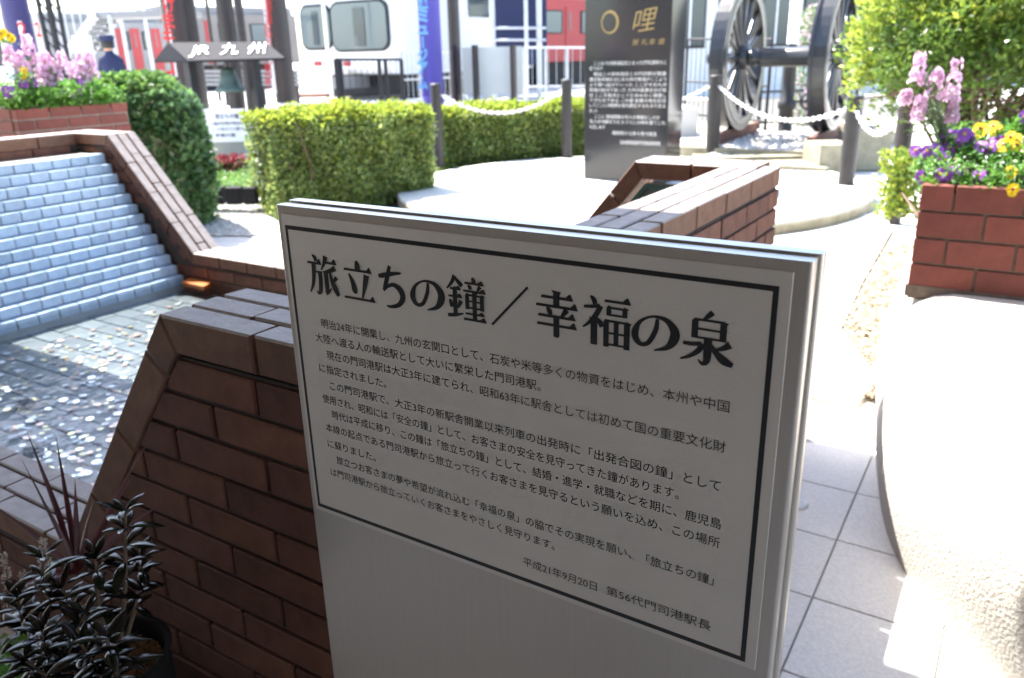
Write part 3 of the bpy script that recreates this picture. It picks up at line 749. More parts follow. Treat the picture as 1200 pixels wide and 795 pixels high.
chain(BO[1] + dz, BO[2] + dz, .25, 'white chain passing behind the black monument')
chain(BO[2] + dz, BO[3] + dz, .26, 'white chain sagging in front of the wheelset')
chain(BO[3] + dz, BO[4] + dz, .22, 'short white chain beside the round shrub')

# ================================================================ RIGHT PLANTER ON STUCCO BASE
out = [(-.47, 6.6), (-.44, 5.0), (-.40, 4.0), (-.37, 3.5), (-.33, 3.15), (-.28, 2.85), (-.235, 2.55), (-.165, 2.26), (-.076, 2.052), (.045, 1.873), (.20, 1.72), (.45, 1.56), (.8, 1.46), (1.3, 1.42), (2.6, 1.42), (2.6, 6.6)]
def smooth_poly(p, n=4):
    c = cr([(a, b_, 0) for a, b_ in p], n); return [(x[0], x[1]) for x in c]
op_ = smooth_poly(out[:14], 4) + out[14:]
if area(op_) < 0: op_ = op_[::-1]
prof = [(0, 0), (-.016, .08), (-.026, .16), (-.025, .24), (-.008, .32), (.026, .40), (.085, .455), (.13, .482), (.19, .497), (.26, .5)]
rings = []
for d, z in prof: rings.append([(x, y, z) for x, y in shrink(op_, d)])
n = len(op_); q = MB(); vs = sum(rings, [])
q.add(vs, [(k * n + i, k * n + (i + 1) % n, (k + 1) * n + (i + 1) % n, (k + 1) * n + i) for k in range(len(prof) - 1) for i in range(n)], 0, True)
q.add(rings[-1], [tuple(range(n))])
tag(q.build('planter_base', MT['stucco']), 'rounded cream stucco base bulging at the right edge', 'planter base')
rp = thing('brick_planter', 'red brick planter full of pansies on the cream stucco base at right', 'planter', (.3, 3.5, .5))
zt = .885; ch_ = .0965; X0, X1, Y0, Y1 = -.302, 1.2, 3.2, 4.1
MB().box(X0 + .008, X1 - .008, Y0 + .008, Y1 - .008, .46, zt - .03).build('mortar_core', MT['brownmortar'], rp)
MB().box(X0 - .003, X1, Y0 - .003, Y0 + .02, .47, .513).build('mortar_bed', MT['brownmortar'], rp)
for k in range(4):
    z = zt - (k + .5) * ch_; xs = [X0]; x = X0 + (.11 if k % 2 == 0 else .215); x += 0 
    while x < X1: xs.append(x); x += .214
    xs.append(X1)
    for i in range(len(xs) - 1): 
        if xs[i + 1] - xs[i] > .03: brick_obj(rp, 'brick', (xs[i + 1] - xs[i] - .009, .06, ch_ - .009), 'redbrick', ((xs[i] + xs[i + 1]) / 2, Y0 + .03, z), None, .002)
    y = Y0 + .066 + (.1 if k % 2 else 0)
    while y < Y1 - .1: brick_obj(rp, 'brick', (.06, .205, ch_ - .009), 'redbrick', (X0 + .03, y + .1, z), None, .002); y += .214
MB().box(X0 + .03, X1 - .06, Y0 + .05, Y1 - .03, zt - .06, zt - .022).build('soil', MT['soil'], rp)

# ---------------------------------------------------------------- flowers
def pansy(q, c, fd, r, mp, mc):
    """five overlapping petals facing fd"""
    fd = fd.normalized(); s1 = fd.cross(V(0, 0, 1)).normalized(); s2 = s1.cross(fd)
    for k, (ang, sc) in enumerate(((60, .95), (120, .95), (0, .9), (180, .9), (270, 1.15))):
        a = R_(ang); d = s1 * math.cos(a) + s2 * math.sin(a); e = -s1 * math.sin(a) + s2 * math.cos(a)
        cc = c + d * r * .48 * sc + fd * (.001 * k)
        vs = [c + fd * .001 * k]
        for t in range(9):
            th = math.pi * (t / 8 * 1.6 - .8); vs.append(cc + d * math.cos(th) * r * .55 * sc + e * math.sin(th) * r * .58 * sc - fd * r * .12 * rnd(.2, 1.4))
        q.add(vs, [(0, i, i + 1) for i in range(1, 9)], mp)
    if mc is not None:
        vs = [c + fd * .006] + [c + fd * .004 + (s1 * math.cos(t * math.pi / 3) + s2 * math.sin(t * math.pi / 3)) * r * .25 for t in range(6)]
        q.add(vs, [(0, i, i % 6 + 1) for i in range(1, 7)], mc)
def pansy_plant(c, label, group, col, n, spread, r, zh=.06, nl=60, fdir=None):
    th = thing('pansy_plant', label, 'flowers', c, group)
    q = MB()
    for k in range(nl):
        p = Vector(c) + V(rnd(-1, 1) * spread, rnd(-1, 1) * spread, rnd(0, zh)); d = V(rnd(-1, 1), rnd(-1, 1), rnd(.1, 1))
        q.leaf(p, d, V(rnd(-.3, .3), rnd(-.3, .3), 1), rnd(.02, .038), rnd(.014, .02))
    q.build('foliage', MT['pansyleaf'], th)
    for k in range(n):
        p = Vector(c) + V(rnd(-1, 1) * spread, rnd(-1, 1) * spread, zh + rnd(-.01, .03))
        f = fdir if fdir else (V(0, 0, H) - p); f = f.normalized() + V(rnd(-.4, .4), rnd(-.4, .4), rnd(-.1, .6))
        q = MB(); pansy(q, p, f, r * rnd(.85, 1.1), 0, 1); q.tube([(c[0], c[1], c[2]), tuple(p - f.normalized() * .006)], .0012, 4, 2)
        o = q.build('bloom', [MT[col], MT['maroon'] if col == 'yellow' else MT['yellow'], MT['stockleaf']], th)
VIEWD = (V(0, 0, H) - V(0, 3.4, .95)).normalized()
def at_planter(px, py, y): p = PY(px, py, y); return (p.x, p.y, p.z)
random.seed(21)
for i, (px, py, y, col, n_, sp_, lab) in enumerate([
    (1100, 200, 3.32, 'violet', 5, .05, 'violet pansies at the left corner of the red brick planter'),
    (1120, 158, 3.55, 'violet', 5, .05, 'light violet pansies rising under the pink stock'),
    (1150, 165, 3.55, 'violet', 4, .045, 'deep purple pansies at the middle of the red brick planter'),
    (1165, 150, 3.60, 'yellow', 4, .045, 'yellow pansies beside the deep purple ones'),
    (1195, 165, 3.50, 'yellow', 5, .05, 'bright yellow pansies at the right edge of the picture'),
    (1168, 205, 3.33, 'yellow', 1, .03, 'small half open yellow pansies low at the planter rim'),
    (1135, 203, 3.33, 'violet', 1, .04, 'leafy purple pansies low at the planter rim'),
    (1200, 135, 3.75, 'violet', 2, .04, 'magenta pansies behind the yellow ones'),
    (1090, 178, 3.45, 'violet', 5, .05, 'pale violet pansies spilling left over the azalea sprig')]):
    p = at_planter(px, py + 12, y); zz = p[2]
    pansy_plant((p[0], p[1], zz - .05), lab, 'pansies in the right planter', col, int(n_ * 1.8), sp_ * 1.25, .027, .07, 150)
q = MB(); p = PY(1187, 222, 3.185); th = thing('pansy_bloom', 'single yellow pansy hanging over the front of the brick planter', 'flowers', (p.x, p.y, p.z))
pansy(q, p, V(0, 0, H) - p, .022, 0, 1); q.tube([p + V(0, .01, 0), p + V(0, .05, .04)], .0015, 4, 2); q.build('bloom', [MT['yellow'], MT['maroon'], MT['stockleaf']], th)
q = MB()
for k in range(7500):
    x = rnd(X0 + .0, X1); y = rnd(Y0 + .01, Y1); z = zt + rnd(-.03, .045 + .10 * min(1, (y - Y0) / .4))
    q.leaf(V(x, y, z), V(rnd(-1, 1), rnd(-1, 1), rnd(0, 1)), V(rnd(-.3, .3), rnd(-.3, .3), 1), rnd(.02, .036), rnd(.012, .018))
tag(q.build('leaf_bed', MT['pansyleaf']), 'dense green pansy leaves filling the right brick planter', 'foliage', kind='stuff')
def stock_plant(pbase, spikes, label, group, sc=1.0, bl=1.0):
    th = thing('stock_plant', label, 'flowers', pbase, group)
    st = MB(); lf = MB()
    for (tip, L, r) in spikes:
        tip = Vector(tip); b0 = Vector(pbase); mid = b0.lerp(tip, .5) + V(rnd(-.02, .02), rnd(-.02, .02), .02)
        st.tube([b0, mid, tip], [.004 * sc, .0035 * sc, .002 * sc], 5)
        for k in range(14):
            t = rnd(.05, .8); p = b0.lerp(mid, t * 2) if t < .5 else mid.lerp(tip, (t - .5) * 2)
            lf.leaf(p, V(rnd(-1, 1), rnd(-1, 1), rnd(.2, 1.4)), V(rnd(-1, 1), rnd(-1, 1), .5), .06 * sc * rnd(.7, 1.2), .012 * sc)
        q = MB()
        for k in range(int(46 * bl)):
            t = rnd(0, 1); a = rnd(0, 6.28); rr_ = r * (1 - .55 * t) * rnd(.6, 1)
            c = tip + V(math.cos(a) * rr_, math.sin(a) * rr_, L * (t - .6))
            d = V(math.cos(a), math.sin(a), rnd(-.1, .6)).normalized()
            for j in range(4):
                s1 = d.cross(V(0, 0, 1)).normalized(); s2 = s1.cross(d); an = j * math.pi / 2 + rnd(-.3, .3)
                q.leaf(c, s1 * math.cos(an) + s2 * math.sin(an) + d * .35, d, .015 * sc, .016 * sc, fold=.1)
        q.build('blossom', MT['pink'], th)
    st.build('stem', MT['stockleaf'], th); lf.build('foliage', MT['stockleaf'], th)
sp = []
for (px, py, y, L, r) in ((1077, 78, 3.5, .11, .03), (1097, 95, 3.5, .10, .034), (1119, 90, 3.5, .15, .032), (1062, 112, 3.5, .05, .028), (1078, 125, 3.48, .09, .03), (1116, 128, 3.5, .07, .025)):
    sp.append((PY(px, py, y), L, r))
b_ = PY(1108, 168, 3.5); stock_plant((b_.x, b_.y, b_.z - .02), sp, 'tall pink stock flowers rising from the right brick planter', None)

# ---------------------------------------------------------------- foliage bodies
def leafbox(name, fn, n, L, W, mats, weights=None, parent=None, upb=.4):
    q = MB()
    for k in range(n):
        p, nn = fn(); d = V(rnd(-1, 1), rnd(-1, 1), rnd(-.4, 1)) + nn * .5
        q.leaf(p, d, nn + V(rnd(-.6, .6), rnd(-.6, .6), rnd(0, upb * 2)), L * rnd(.7, 1.25), W * rnd(.8, 1.2), 0 if len(mats) == 1 else mats_pick(p, mats, weights))
    return q.build(name, [MT[m] for m in mats], parent)
def mats_pick(p, mats, wf): return wf(p)
def hedge(label, c0, c1, depth, z0, z1, n, mats, L=.035, W=.022, wf=None, lump=.10):
    """hedge along the segment c0-c1 (ground points of the near face)"""
    a = V(c0[0], c0[1], 0); b_ = V(c1[0], c1[1], 0); d = (b_ - a); LN = d.length; d.normalize(); nrm = V(d.y, -d.x, 0)
    if nrm.dot(V(0, 0, 0) - a) < 0: nrm = -nrm
    th = thing('hedge', label, 'hedge', (a + b_) / 2 - nrm * depth / 2 + V(0, 0, z0))
    ph = [rnd(0, 6) for _ in range(6)]
    def bulge(s, t): return lump * (math.sin(s * 5 + ph[0]) * .5 + math.sin(s * 11 + t * 7 + ph[1]) * .35 + math.sin(t * 13 + ph[2]) * .25)
    def fn():
        r = random.random(); s = rnd(0, LN)
        if r < .55:      # front
            z = rnd(z0, z1); k = rnd(0, .30) if random.random() < .4 else rnd(0, .08)
            e = min(1, (z1 - z) / .14); off = bulge(s, z) - k + (rnd(0, .06) if random.random() < .12 else 0) - (1 - e) ** 2 * .10
            p = a + d * s + nrm * off; p.z = z + bulge(z, s) * .4; return p, nrm + V(0, 0, .35)
        if r < .82:      # top
            w_ = rnd(.0, depth); z = z1 + bulge(s, w_) * .5 - rnd(0, .07) + (rnd(0, .05) if random.random() < .15 else 0) - max(0, (.1 - w_)) * .4
            p = a + d * s - nrm * w_; p.z = z; return p, V(0, 0, 1) + nrm * .2
        if r < .93:     # ends
            w_ = rnd(0, depth); e = random.choice((0, 1)); z = rnd(z0, z1)
            p = a + d * (LN * e + (bulge(w_, z) * .3 - .02 - rnd(0, .10)) * (1 if e else -1)) - nrm * w_; p.z = z; return p, d * (1 if e else -1) + V(0, 0, .2)
        p = a + d * s - nrm * rnd(.05, depth); p.z = rnd(z0, z1); return p, V(0, 0, 1)
    leafbox('foliage', fn, n, L, W, mats, wf, th)
    q = MB(); ns_, nz_ = 26, 7; g_ = []
    for i in range(ns_ + 1):
        for j in range(nz_ + 1):
            s = .10 + (LN - .2) * i / ns_; z = z0 + (z1 - .14 - z0) * j / nz_
            p = a + d * s + nrm * (-.12 + bulge(s, z) * .6 + rnd(-.02, .02)); p.z = z + rnd(-.015, .015); g_.append(p)
    back = [p - nrm * (depth - .24) for p in g_]; m_ = len(g_); J = nz_ + 1
    fs_ = [(i * J + j, (i + 1) * J + j, (i + 1) * J + j + 1, i * J + j + 1) for i in range(ns_) for j in range(nz_)]
    fs_ += [tuple(m_ + k for k in f[::-1]) for f in fs_] + [(i * J + nz_, (i + 1) * J + nz_, m_ + (i + 1) * J + nz_, m_ + i * J + nz_) for i in range(ns_)]
    fs_ += [(j, j + 1, m_ + j + 1, m_ + j) for j in range(nz_)] + [(ns_ * J + j, m_ + ns_ * J + j, m_ + ns_ * J + j + 1, ns_ * J + j + 1) for j in range(nz_)]
    q.add(g_ + back, fs_); q.build('inner_growth', MT['twiggy'], th)
    q = MB()
    for k in range(int(LN * 10)):
        s = rnd(.05, LN - .05); w_ = rnd(.05, depth - .05); p = a + d * s - nrm * w_
        q.tube([V(p.x, p.y, z0 - .02), p + V(rnd(-.08, .08), rnd(-.08, .08), (z1 + z0) / 2), p + V(rnd(-.2, .2), rnd(-.2, .2), z1 - .06)], [.012, .009, .004], 5)
    q.build('branches', MT['bark'], th)
random.seed(5)
topb = lambda z1: (lambda p: 1 if p.z > z1 - rnd(.03, .13) or random.random() < .07 else 0)  # brighter leaves near the top: sunlight painted into the leaf colour
# clipped azalea hedges
h1a = P(322, 200, 7.05); h1b = P(512, 200, 8.0)
z1 = P(400, 133, 7.3).z
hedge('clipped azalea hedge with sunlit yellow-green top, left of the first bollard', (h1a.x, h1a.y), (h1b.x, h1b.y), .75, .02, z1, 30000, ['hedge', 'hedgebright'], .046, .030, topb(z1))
h2a = P(516, 200, 9.9); h2b = P(700, 200, 10.8)
z2 = P(600, 128, 10).z
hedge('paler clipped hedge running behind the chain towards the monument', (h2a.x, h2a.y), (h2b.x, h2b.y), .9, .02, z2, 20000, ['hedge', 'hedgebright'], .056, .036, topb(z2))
# ivy mass
ic = P(166, 150, 6.9)
iv = thing('ivy_bush', 'dense dark ivy bush hanging behind the sloping brick coping', 'bush', (ic.x, ic.y, 0))
def ivf():
    a = rnd(0, 6.283); z = rnd(0, 1.25); r = .46 * (1 - max(0, (z - 1.0) / .27) ** 2 * .6) * (1 - .15 * math.sin(a * 3 + z * 4)) * rnd(.84, 1.03)
    if z > 1.1 and random.random() < .5: r *= rnd(.1, 1)
    nn = V(math.cos(a), math.sin(a), .3); return V(ic.x + math.cos(a) * r, ic.y + math.sin(a) * r * .9, z), nn
leafbox('foliage', ivf, 9500, .075, .055, ['ivy', 'cover'], lambda p: 1 if (p.z > 1.12 and random.random() < .75) else 0, iv)
MB().lathe([(0, .02), (.40, .02), (.40, .8), (.33, 1.0), (.2, 1.12), (0, 1.15)], (ic.x, ic.y, 0), 18).build('inner_growth', MT['twiggy'], iv)
q = MB(); 
for k in range(14):
    a = rnd(0, 6.28); q.tube([(ic.x + math.cos(a) * .15, ic.y + math.sin(a) * .15, 0), (ic.x + math.cos(a) * .35, ic.y + math.sin(a) * .35, .7), (ic.x + math.cos(a) * .3, ic.y + math.sin(a) * .3, 1.1)], [.02, .015, .006], 5)
q.build('branches', MT['bark'], iv)
# round shrub right
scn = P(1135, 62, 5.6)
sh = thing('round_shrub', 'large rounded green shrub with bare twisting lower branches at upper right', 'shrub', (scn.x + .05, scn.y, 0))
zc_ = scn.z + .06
twigs = []
def shf():
    while True:
        a = rnd(0, 6.283); ph = rnd(-1, 1); 
        x = math.cos(a) * math.sqrt(1 - ph * ph); y = math.sin(a) * math.sqrt(1 - ph * ph)
        lob = 1 + .10 * math.sin(5 * a + 3 * ph) + .08 * math.sin(9 * a - 7 * ph)
        r = (rnd(.80, 1.02) if random.random() < .6 else rnd(.35, .8)) * lob
        p = V(scn.x + .12 + x * .86 * r, scn.y + y * .82 * r, zc_ + ph * .62 * r)
        if ph < -.45 and random.random() < .85: continue
        return p, V(x, y, ph + .3)
leafbox('crown', shf, 27000, .052, .026, ['shrub', 'hedgebright'], lambda p: 1 if (p.z > zc_ + .1 and random.random() < .45) or (p.x < scn.x - .5 and random.random() < .55) else 0, sh)  # brighter leaves mixed in towards the top and left
q = MB(); random.seed(11)
tb = V(scn.x + .15, scn.y + .05, .0); fk = V(scn.x + .12, scn.y, zc_ - .72)
q.tube([tb, tb.lerp(fk, .5) + V(.02, 0, 0), fk], [.05, .042, .036], 8)
q.build('trunk', MT['bark'], sh); q = MB()
for k in range(44):
    a = rnd(0, 6.28); e = rnd(-.75, .9); tip = V(scn.x + .12 + math.cos(a) * .74 * math.cos(e * .8), scn.y + math.sin(a) * .7 * math.cos(e * .8), zc_ + e * .5 - .05)
    m1 = fk.lerp(tip, .4) + V(rnd(-.08, .08), rnd(-.08, .08), rnd(-.1, .06)); m2 = fk.lerp(tip, .75) + V(rnd(-.06, .06), rnd(-.06, .06), rnd(-.05, .08))
    q.tube([fk, m1, m2, tip], [.022, .015, .009, .003], 6)
    for j in range(9):
        s_ = m1.lerp(m2, rnd(0, 1)) if j < 3 else m2; t2 = s_ + V(rnd(-.25, .25), rnd(-.25, .25), rnd(-.05, .2)); q.tube([s_, s_.lerp(t2, .5) + V(0, 0, rnd(-.02, .03)), t2], [.007, .005, .002], 4)
q.build('branches', MT['bark'], sh)
# yellow-green sprig under pansies
sg = P(1058, 203, 4.6); z0s = PZ(1063, 250, 0)
th = thing('azalea_sprig', 'yellow-green azalea sprig leaning out beside the left corner of the red brick planter', 'bush', (sg.x, sg.y, 0))
def sgf():
    a = rnd(0, 6.28); r = rnd(0, .13); z = rnd(.52, 1.0) 
    return V(sg.x + math.cos(a) * r, sg.y + math.sin(a) * r, z * (sg.z + .12)), V(math.cos(a), math.sin(a), .5)
leafbox('foliage', sgf, 1700, .036, .018, ['hedgebright', 'shrub'], lambda p: random.choice((0, 0, 1)), th)
MB().tube([(-.33, 3.95, .5), (-.36, 3.98, .62), (sg.x, sg.y, sg.z - .1)], [.010, .008, .004], 5).build('stem', MT['bark'], th)

# ---------------------------------------------------------------- leaf litter and gravel strips
q = MB()
for k in range(3800):
    py = rnd(288, 468); xl = 986 + (386 - py) * .54 if py < 386 else 986 + (py - 386) * .22; px = rnd(xl, 1048 + (386 - py) * .25)
    p = PZ(px, py, .012)
    q.leaf(p + V(0, 0, rnd(0, .015)), V(rnd(-1, 1), rnd(-1, 1), rnd(-.1, .3)), V(rnd(-.5, .5), rnd(-.5, .5), 1), rnd(.015, .04), rnd(.01, .02))
tag(q.build('leaf_litter', MT['deadleaf']), 'dry fallen leaves in the planting strip beside the stucco base', 'leaves', kind='stuff')
st = MB(); pp = [PZ(1004, 472, .006), PZ(985, 386, .006), PZ(1045, 268, .006), PZ(1078, 285, .006), PZ(1066, 395, .006), PZ(1040, 462, .006)]
st.prism([(p.x, p.y) for p in pp][::-1], lambda x, y, t: (x, y, t), .0, .008)
structure(st.build('soil_strip', MT['asphsoil']))
def pebbles(fn, n, r0, r1, m, name, lab):
    q = MB()
    for k in range(n):
        p = fn(); r = rnd(r0, r1); 
        vs = [p + V(rnd(.7, 1.2) * r * x, rnd(.7, 1.2) * r * y, rnd(.5, .9) * r * z) for x, y, z in ((1, 0, 0), (0, 1, 0), (-1, 0, 0), (0, -1, 0), (0, 0, 1))]
        q.add(vs, [(0, 1, 4), (1, 2, 4), (2, 3, 4), (3, 0, 4)])
    tag(q.build(name, MT[m]), lab, name.replace('_', ' '), kind='stuff')
pebbles(lambda: PZ(rnd(215, 310), rnd(236, 276), .012), 2600, .012, .03, 'gravel', 'gravel', 'white gravel bed between the ivy and the clipped hedge')
hb = MB(); pp = [PZ(300, 250, .004), PZ(430, 250, .004), PZ(500, 246, .004), PZ(700, 196, .004), PZ(700, 172, .004), PZ(320, 185, .004)]
hb.prism([(p.x, p.y) for p in pp][::-1], lambda x, y, t: (x, y, t), -.02, .006)
structure(hb.build('planting_bed', MT['tarmac']))
gb = P(905, 155, 9.5); 
MBx = MB()
bc = [PZ(808, 190, .16), PZ(968, 197, .16), PZ(1060, 150, .16), PZ(830, 138, .16)]
MBx.prism([(p.x, p.y) for p in bc][::1], lambda x, y, t: (x, y, t), -.01, .16)
structure(MBx.build('ballast_bed', MT['kerb']))
pebbles(lambda: PZ(rnd(830, 1000), rnd(146, 182), .165), 3000, .015, .04, 'gravel', 'ballast', 'pale stone ballast between the two rusty rails')

# ================================================================ WHEELSET, RAILS
def wheelset():
    cL = P(868, 68, 10.75); c = cL; AX = V(1, 0, 0)
    R = .86; gauge = 1.15
    ztop = cL.z - R
    th = thing('wheelset', 'pair of black spoked locomotive wheels joined by an axle, standing on rails', 'wheels', (cL.x + gauge / 2, cL.y, ztop))
    for w_i, x in enumerate((cL.x, cL.x + gauge)):
        sgn = -1 if w_i == 0 else 1
        q = MB(); n = 48; axs = (V(0, 1, 0), V(0, 0, 1), V(1, 0, 0))
        cc = V(x, cL.y, cL.z)
        q.lathe([(R - .09, -.12), (R, -.12), (R, .035), (R + .028, .05), (R + .028, .07), (R - .03, .07), (R - .09, .07), (R - .09, -.12)] if w_i == 0 else
                [(R - .09, -.12), (R - .03, -.12), (R + .028, -.12), (R + .028, -.09), (R, -.075), (R, .07), (R - .09, .07), (R - .09, -.12)], cc, n, axis=axs, sm=False)
        tyre = q.build('tyre', MT['wheel'], th)
        MB().lathe([(R - .12, .074), (R - .05, .076), (R - .05, .066), (R - .12, .064)], cc, n, axis=axs, sm=False).build('rim_face', MT['wornsteel'], tyre)
        MB().lathe([(0, -.1), (.13, -.1), (.15, -.06), (.15, .09), (.12, .11), (0, .11)], cc, 24, axis=axs).build('hub', MT['wheel'], th)
        for k in range(16):
            a = 2 * math.pi * k / 16; d = V(0, math.cos(a), math.sin(a))
            q = MB(); q.tube([d * .13, d * .4, d * (R - .08)], [.042, .032, .036], 6)
            q.v = [(x_ + cc.x, y_ + cc.y, z_ + cc.z) for x_, y_, z_ in q.v]
            q.build('spoke', MT['wheel'], th)
        q = MB(); a0 = R_(200)   # counterweight
        pts = []
        for k in range(13): t = a0 + R_(70) * k / 12 - R_(35) + R_(40); pts.append(((R - .09) * math.cos(t), (R - .09) * math.sin(t)))
        q.prism(pts, lambda y_, z_, t: (cc.x + t, cc.y + y_, cc.z + z_), -.04, .05); q.build('counterweight', MT['wheel'], th)
    MB().tube([cL + V(-.10, 0, .27), cL + V(-.36, 0, .27)], [.07, .07], 14).build('crank_pin', MT['wheel'], th)
    q = MB(); axs = (V(0, 1, 0), V(0, 0, 1), V(1, 0, 0)); s = gauge
    q.lathe([(.0, -.42), (.075, -.42), (.075, -.36), (.06, -.35), (.06, .0), (.085, .1), (.105, .12), (.105, .2), (.085, .22), (.115, .30), (.115, s - .2), (.13, s - .19), (.13, s - .12), (.1, s - .1), (.1, s + .05), (.075, s + .1), (.075, s + .35), (0, s + .35)], cL, 24, axis=axs)
    q.build('axle', MT['wheel'], th)
    for x, lab in ((cL.x, 'rusty rail under the left wheel'), (cL.x + gauge, 'rusty rail under the right wheel')):
        q = MB()
        y0, y1 = cL.y - .95, cL.y + .95
        pr = [(-.07, -.15), (.07, -.15), (.07, -.135), (.012, -.12), (.012, -.04), (.035, -.03), (.035, 0), (-.035, 0), (-.035, -.03), (-.012, -.04), (-.012, -.12), (-.07, -.135)]
        q.prism(pr, lambda a_, z_, t: (x + a_ , t, ztop + z_), y0, y1)
        tag(q.build('rail', MT['rust']), lab, 'rail', 'short rails under the wheelset')
        q = MB(); q.obox(V(x, cL.y - .12, ztop + .045), V(.05, 0, 0), V(0, .07, 0), V(0, 0, .045)); q.prism([(-.2, 0), (-.05, 0), (-.05, .09)], lambda y_, z_, t: (x + t, cL.y - .06 + y_, ztop + z_), -.04, .04)
        tag(q.build('wheel_chock', MT['wheel']), 'steel chock holding the %s wheel' % ('left' if x == cL.x else 'right'), 'chock', 'chocks under the wheels')
    return ztop, cL
ztop, cL = wheelset()
# ballast supports so that rails sit on it
q = MB(); q.box(cL.x - .35, cL.x + 1.6, cL.y - 1.05, cL.y + 1.2, .1, ztop - .151); structure(q.build('track_bed', MT['kerb']))
pebbles(lambda: V(rnd(cL.x - .33, cL.x + 1.55), rnd(cL.y - 1.0, cL.y + 1.1), ztop - .148), 2600, .012, .04, 'gravel', 'track_gravel', 'coarse grey stones around the rails under the wheels')
# concrete blocks
def blk(px0, px1, pyt, D, h, dep, lab, nm='concrete_block'):
    a = P(px0, pyt, D); b_ = P(px1, pyt, D); q = MB()
    d = (b_ - a); d.z = 0; c = (a + b_) / 2 + FW0 * dep / 2; zt_ = (a.z + b_.z) / 2
    q.obox(V(c.x, c.y, zt_ - h / 2), d / 2, FW0 * dep / 2, V(0, 0, h / 2))
    return tag(q.build(nm, MT['kerb']), lab, 'concrete block')
blk(962, 1003, 170, 8.6, .33, .5, 'weathered concrete block behind the fourth bollard')
blk(1008, 1047, 152, 9.2, .45, .6, 'concrete block with dark recess below the round shrub')
blk(806, 962, 184, 9.2, .14, .18, 'long low concrete kerb in front of the ballast', 'kerb_stone')

# ================================================================ LEFT PLANTER AND FLOWERS
lp = thing('brick_planter', 'red brick planter with pale mortar above the cascade at left', 'planter', (-5.8, 3.1, 0))
LX, LY0, LY1, LZ = -5.4, 2.74, 3.51, 1.10
MB().box(-6.3, LX - .008, LY0 + .008, LY1 - .008, 0, LZ - .03).build('mortar_core', MT['lightmortar'], lp)
for k in range(5):
    z = LZ - (k + .5) * .072; y = LY0 - (.1 if k % 2 else 0)
    while y < LY1 - .02:
        a_, b2 = max(y, LY0), min(y + .215, LY1)
        if b2 - a_ > .03: brick_obj(lp, 'brick', (.06, b2 - a_ - .009, .063), 'redbrick', (LX - .03, (a_ + b2) / 2, z), None, .002)
        y += .215
    x = LX - .063
    while x > -6.2: brick_obj(lp, 'brick', (.205, .06, .063), 'redbrick', (x - .105, LY0 + .03, z), None, .002); x -= .215
MB().box(-6.25, LX - .03, LY0 + .03, LY1 - .03, LZ - .06, LZ - .02).build('soil', MT['soil'], lp)
random.seed(31)
q = MB()
for k in range(5500):
    x = rnd(-6.2, LX + .02); y = rnd(LY0, LY1); z = LZ + rnd(-.02, .10 + .06 * (LX - x))
    q.leaf(V(x, y, z), V(rnd(-1, 1), rnd(-1, 1), rnd(0, 1)), V(rnd(-.3, .3), rnd(-.3, .3), 1), rnd(.025, .045), rnd(.014, .022))
tag(q.build('leaf_bed', MT['pansyleaf']), 'green leaves filling the left brick planter above the cascade', 'foliage', kind='stuff')
for px, py, col, n_, lab in ((8, 112, 'violet', 7, 'purple pansies at the far left end of the left planter'), (32, 100, 'violet', 6, 'purple pansies under the pale pink stock'), (25, 90, 'yellow', 2, 'orange-yellow pansies peeping between the purple ones'),
                        (82, 112, 'violet', 2, 'lone purple pansies near the right end of the left planter'), (4, 45, 'yellow', 8, 'tall yellow flowers at the upper left corner'), (100, 100, 'violet', 2, 'small lilac pansies beside the ivy bush')):
    p = PX(px, py, -5.5 if py > 80 else -5.9)
    pansy_plant((p.x, p.y, p.z - .05), lab, 'pansies in the left planter', col, n_, .06, .026, .06, 70)
for cpx, tips, lab in ((35, ((22, 70), (32, 50), (30, 82), (42, 72), (48, 88), (10, 62)), 'pale pink stock flowers at the left edge of the left planter'), (62, ((52, 68), (60, 76), (66, 84), (72, 70), (58, 92)), 'pale pink stock flowers in the middle of the left planter'), (98, ((86, 80), (95, 70), (103, 66), (108, 80), (98, 88)), 'pale pink stock flowers near the ivy bush')):
    sp = [(PX(a_, b2, -5.6), .11, .045) for a_, b2 in tips]; b_ = PX(cpx, 112, -5.6)
    stock_plant((b_.x, b_.y, b_.z), sp, lab, 'pink stock in the left planter', 1.2, 1.0)

# ---------------------------------------------------------------- bell shelter, notice, red flowers
BD = 11.6
PB = 'black'
bs = thing('bell_shelter', 'small gabled bell shelter with white letters on its dark roof', 'shelter', tuple(P(262, 200, BD) * V(1, 1, 0).dot(V(0, 0, 0)) if False else (P(262, 100, BD).x, P(262, 100, BD).y, 0)))
a = P(190, 60, BD); b_ = P(334, 60, BD)
q = MB(); e0 = P(197, 50, BD + .25); e1 = P(311, 49, BD + .25); f0 = P(214, 72, BD - .25); f1 = P(335, 67, BD - .25)
ridge0, ridge1, eave0, eave1 = e0, e1, P(220, 71, BD - .3), P(334, 68, BD - .3)
left_e = P(181, 71, BD + .6)
back0, back1 = left_e, left_e + (ridge1 - ridge0)
dn = V(0, 0, -.03)
def plane_slab(q, pts, th=.03, m=0):
    n = len(pts); lo = [p + V(0, 0, -th) for p in pts]
    q.add(pts + lo, [tuple(range(n)), tuple(range(2 * n - 1, n - 1, -1))] + [(i, n + i, n + (i + 1) % n, (i + 1) % n) for i in range(n)], m)
plane_slab(q, [eave0, eave1, ridge1, ridge0], .03)
plane_slab(q, [back0, ridge0, ridge1, back1], .03)
plane_slab(q, [left_e + V(0, 0, -.002), eave0 + FW0 * .02, ridge0 + V(0, 0, -.01)], .02)
roof = q.build('roof', MT['slate'], bs)
q = MB(); ex_ = (eave1 - eave0); ey_ = (ridge0 - eave0)
nrm = ex_.cross(ey_).normalized()
if nrm.dot(C0 - eave0) < 0: nrm = -nrm
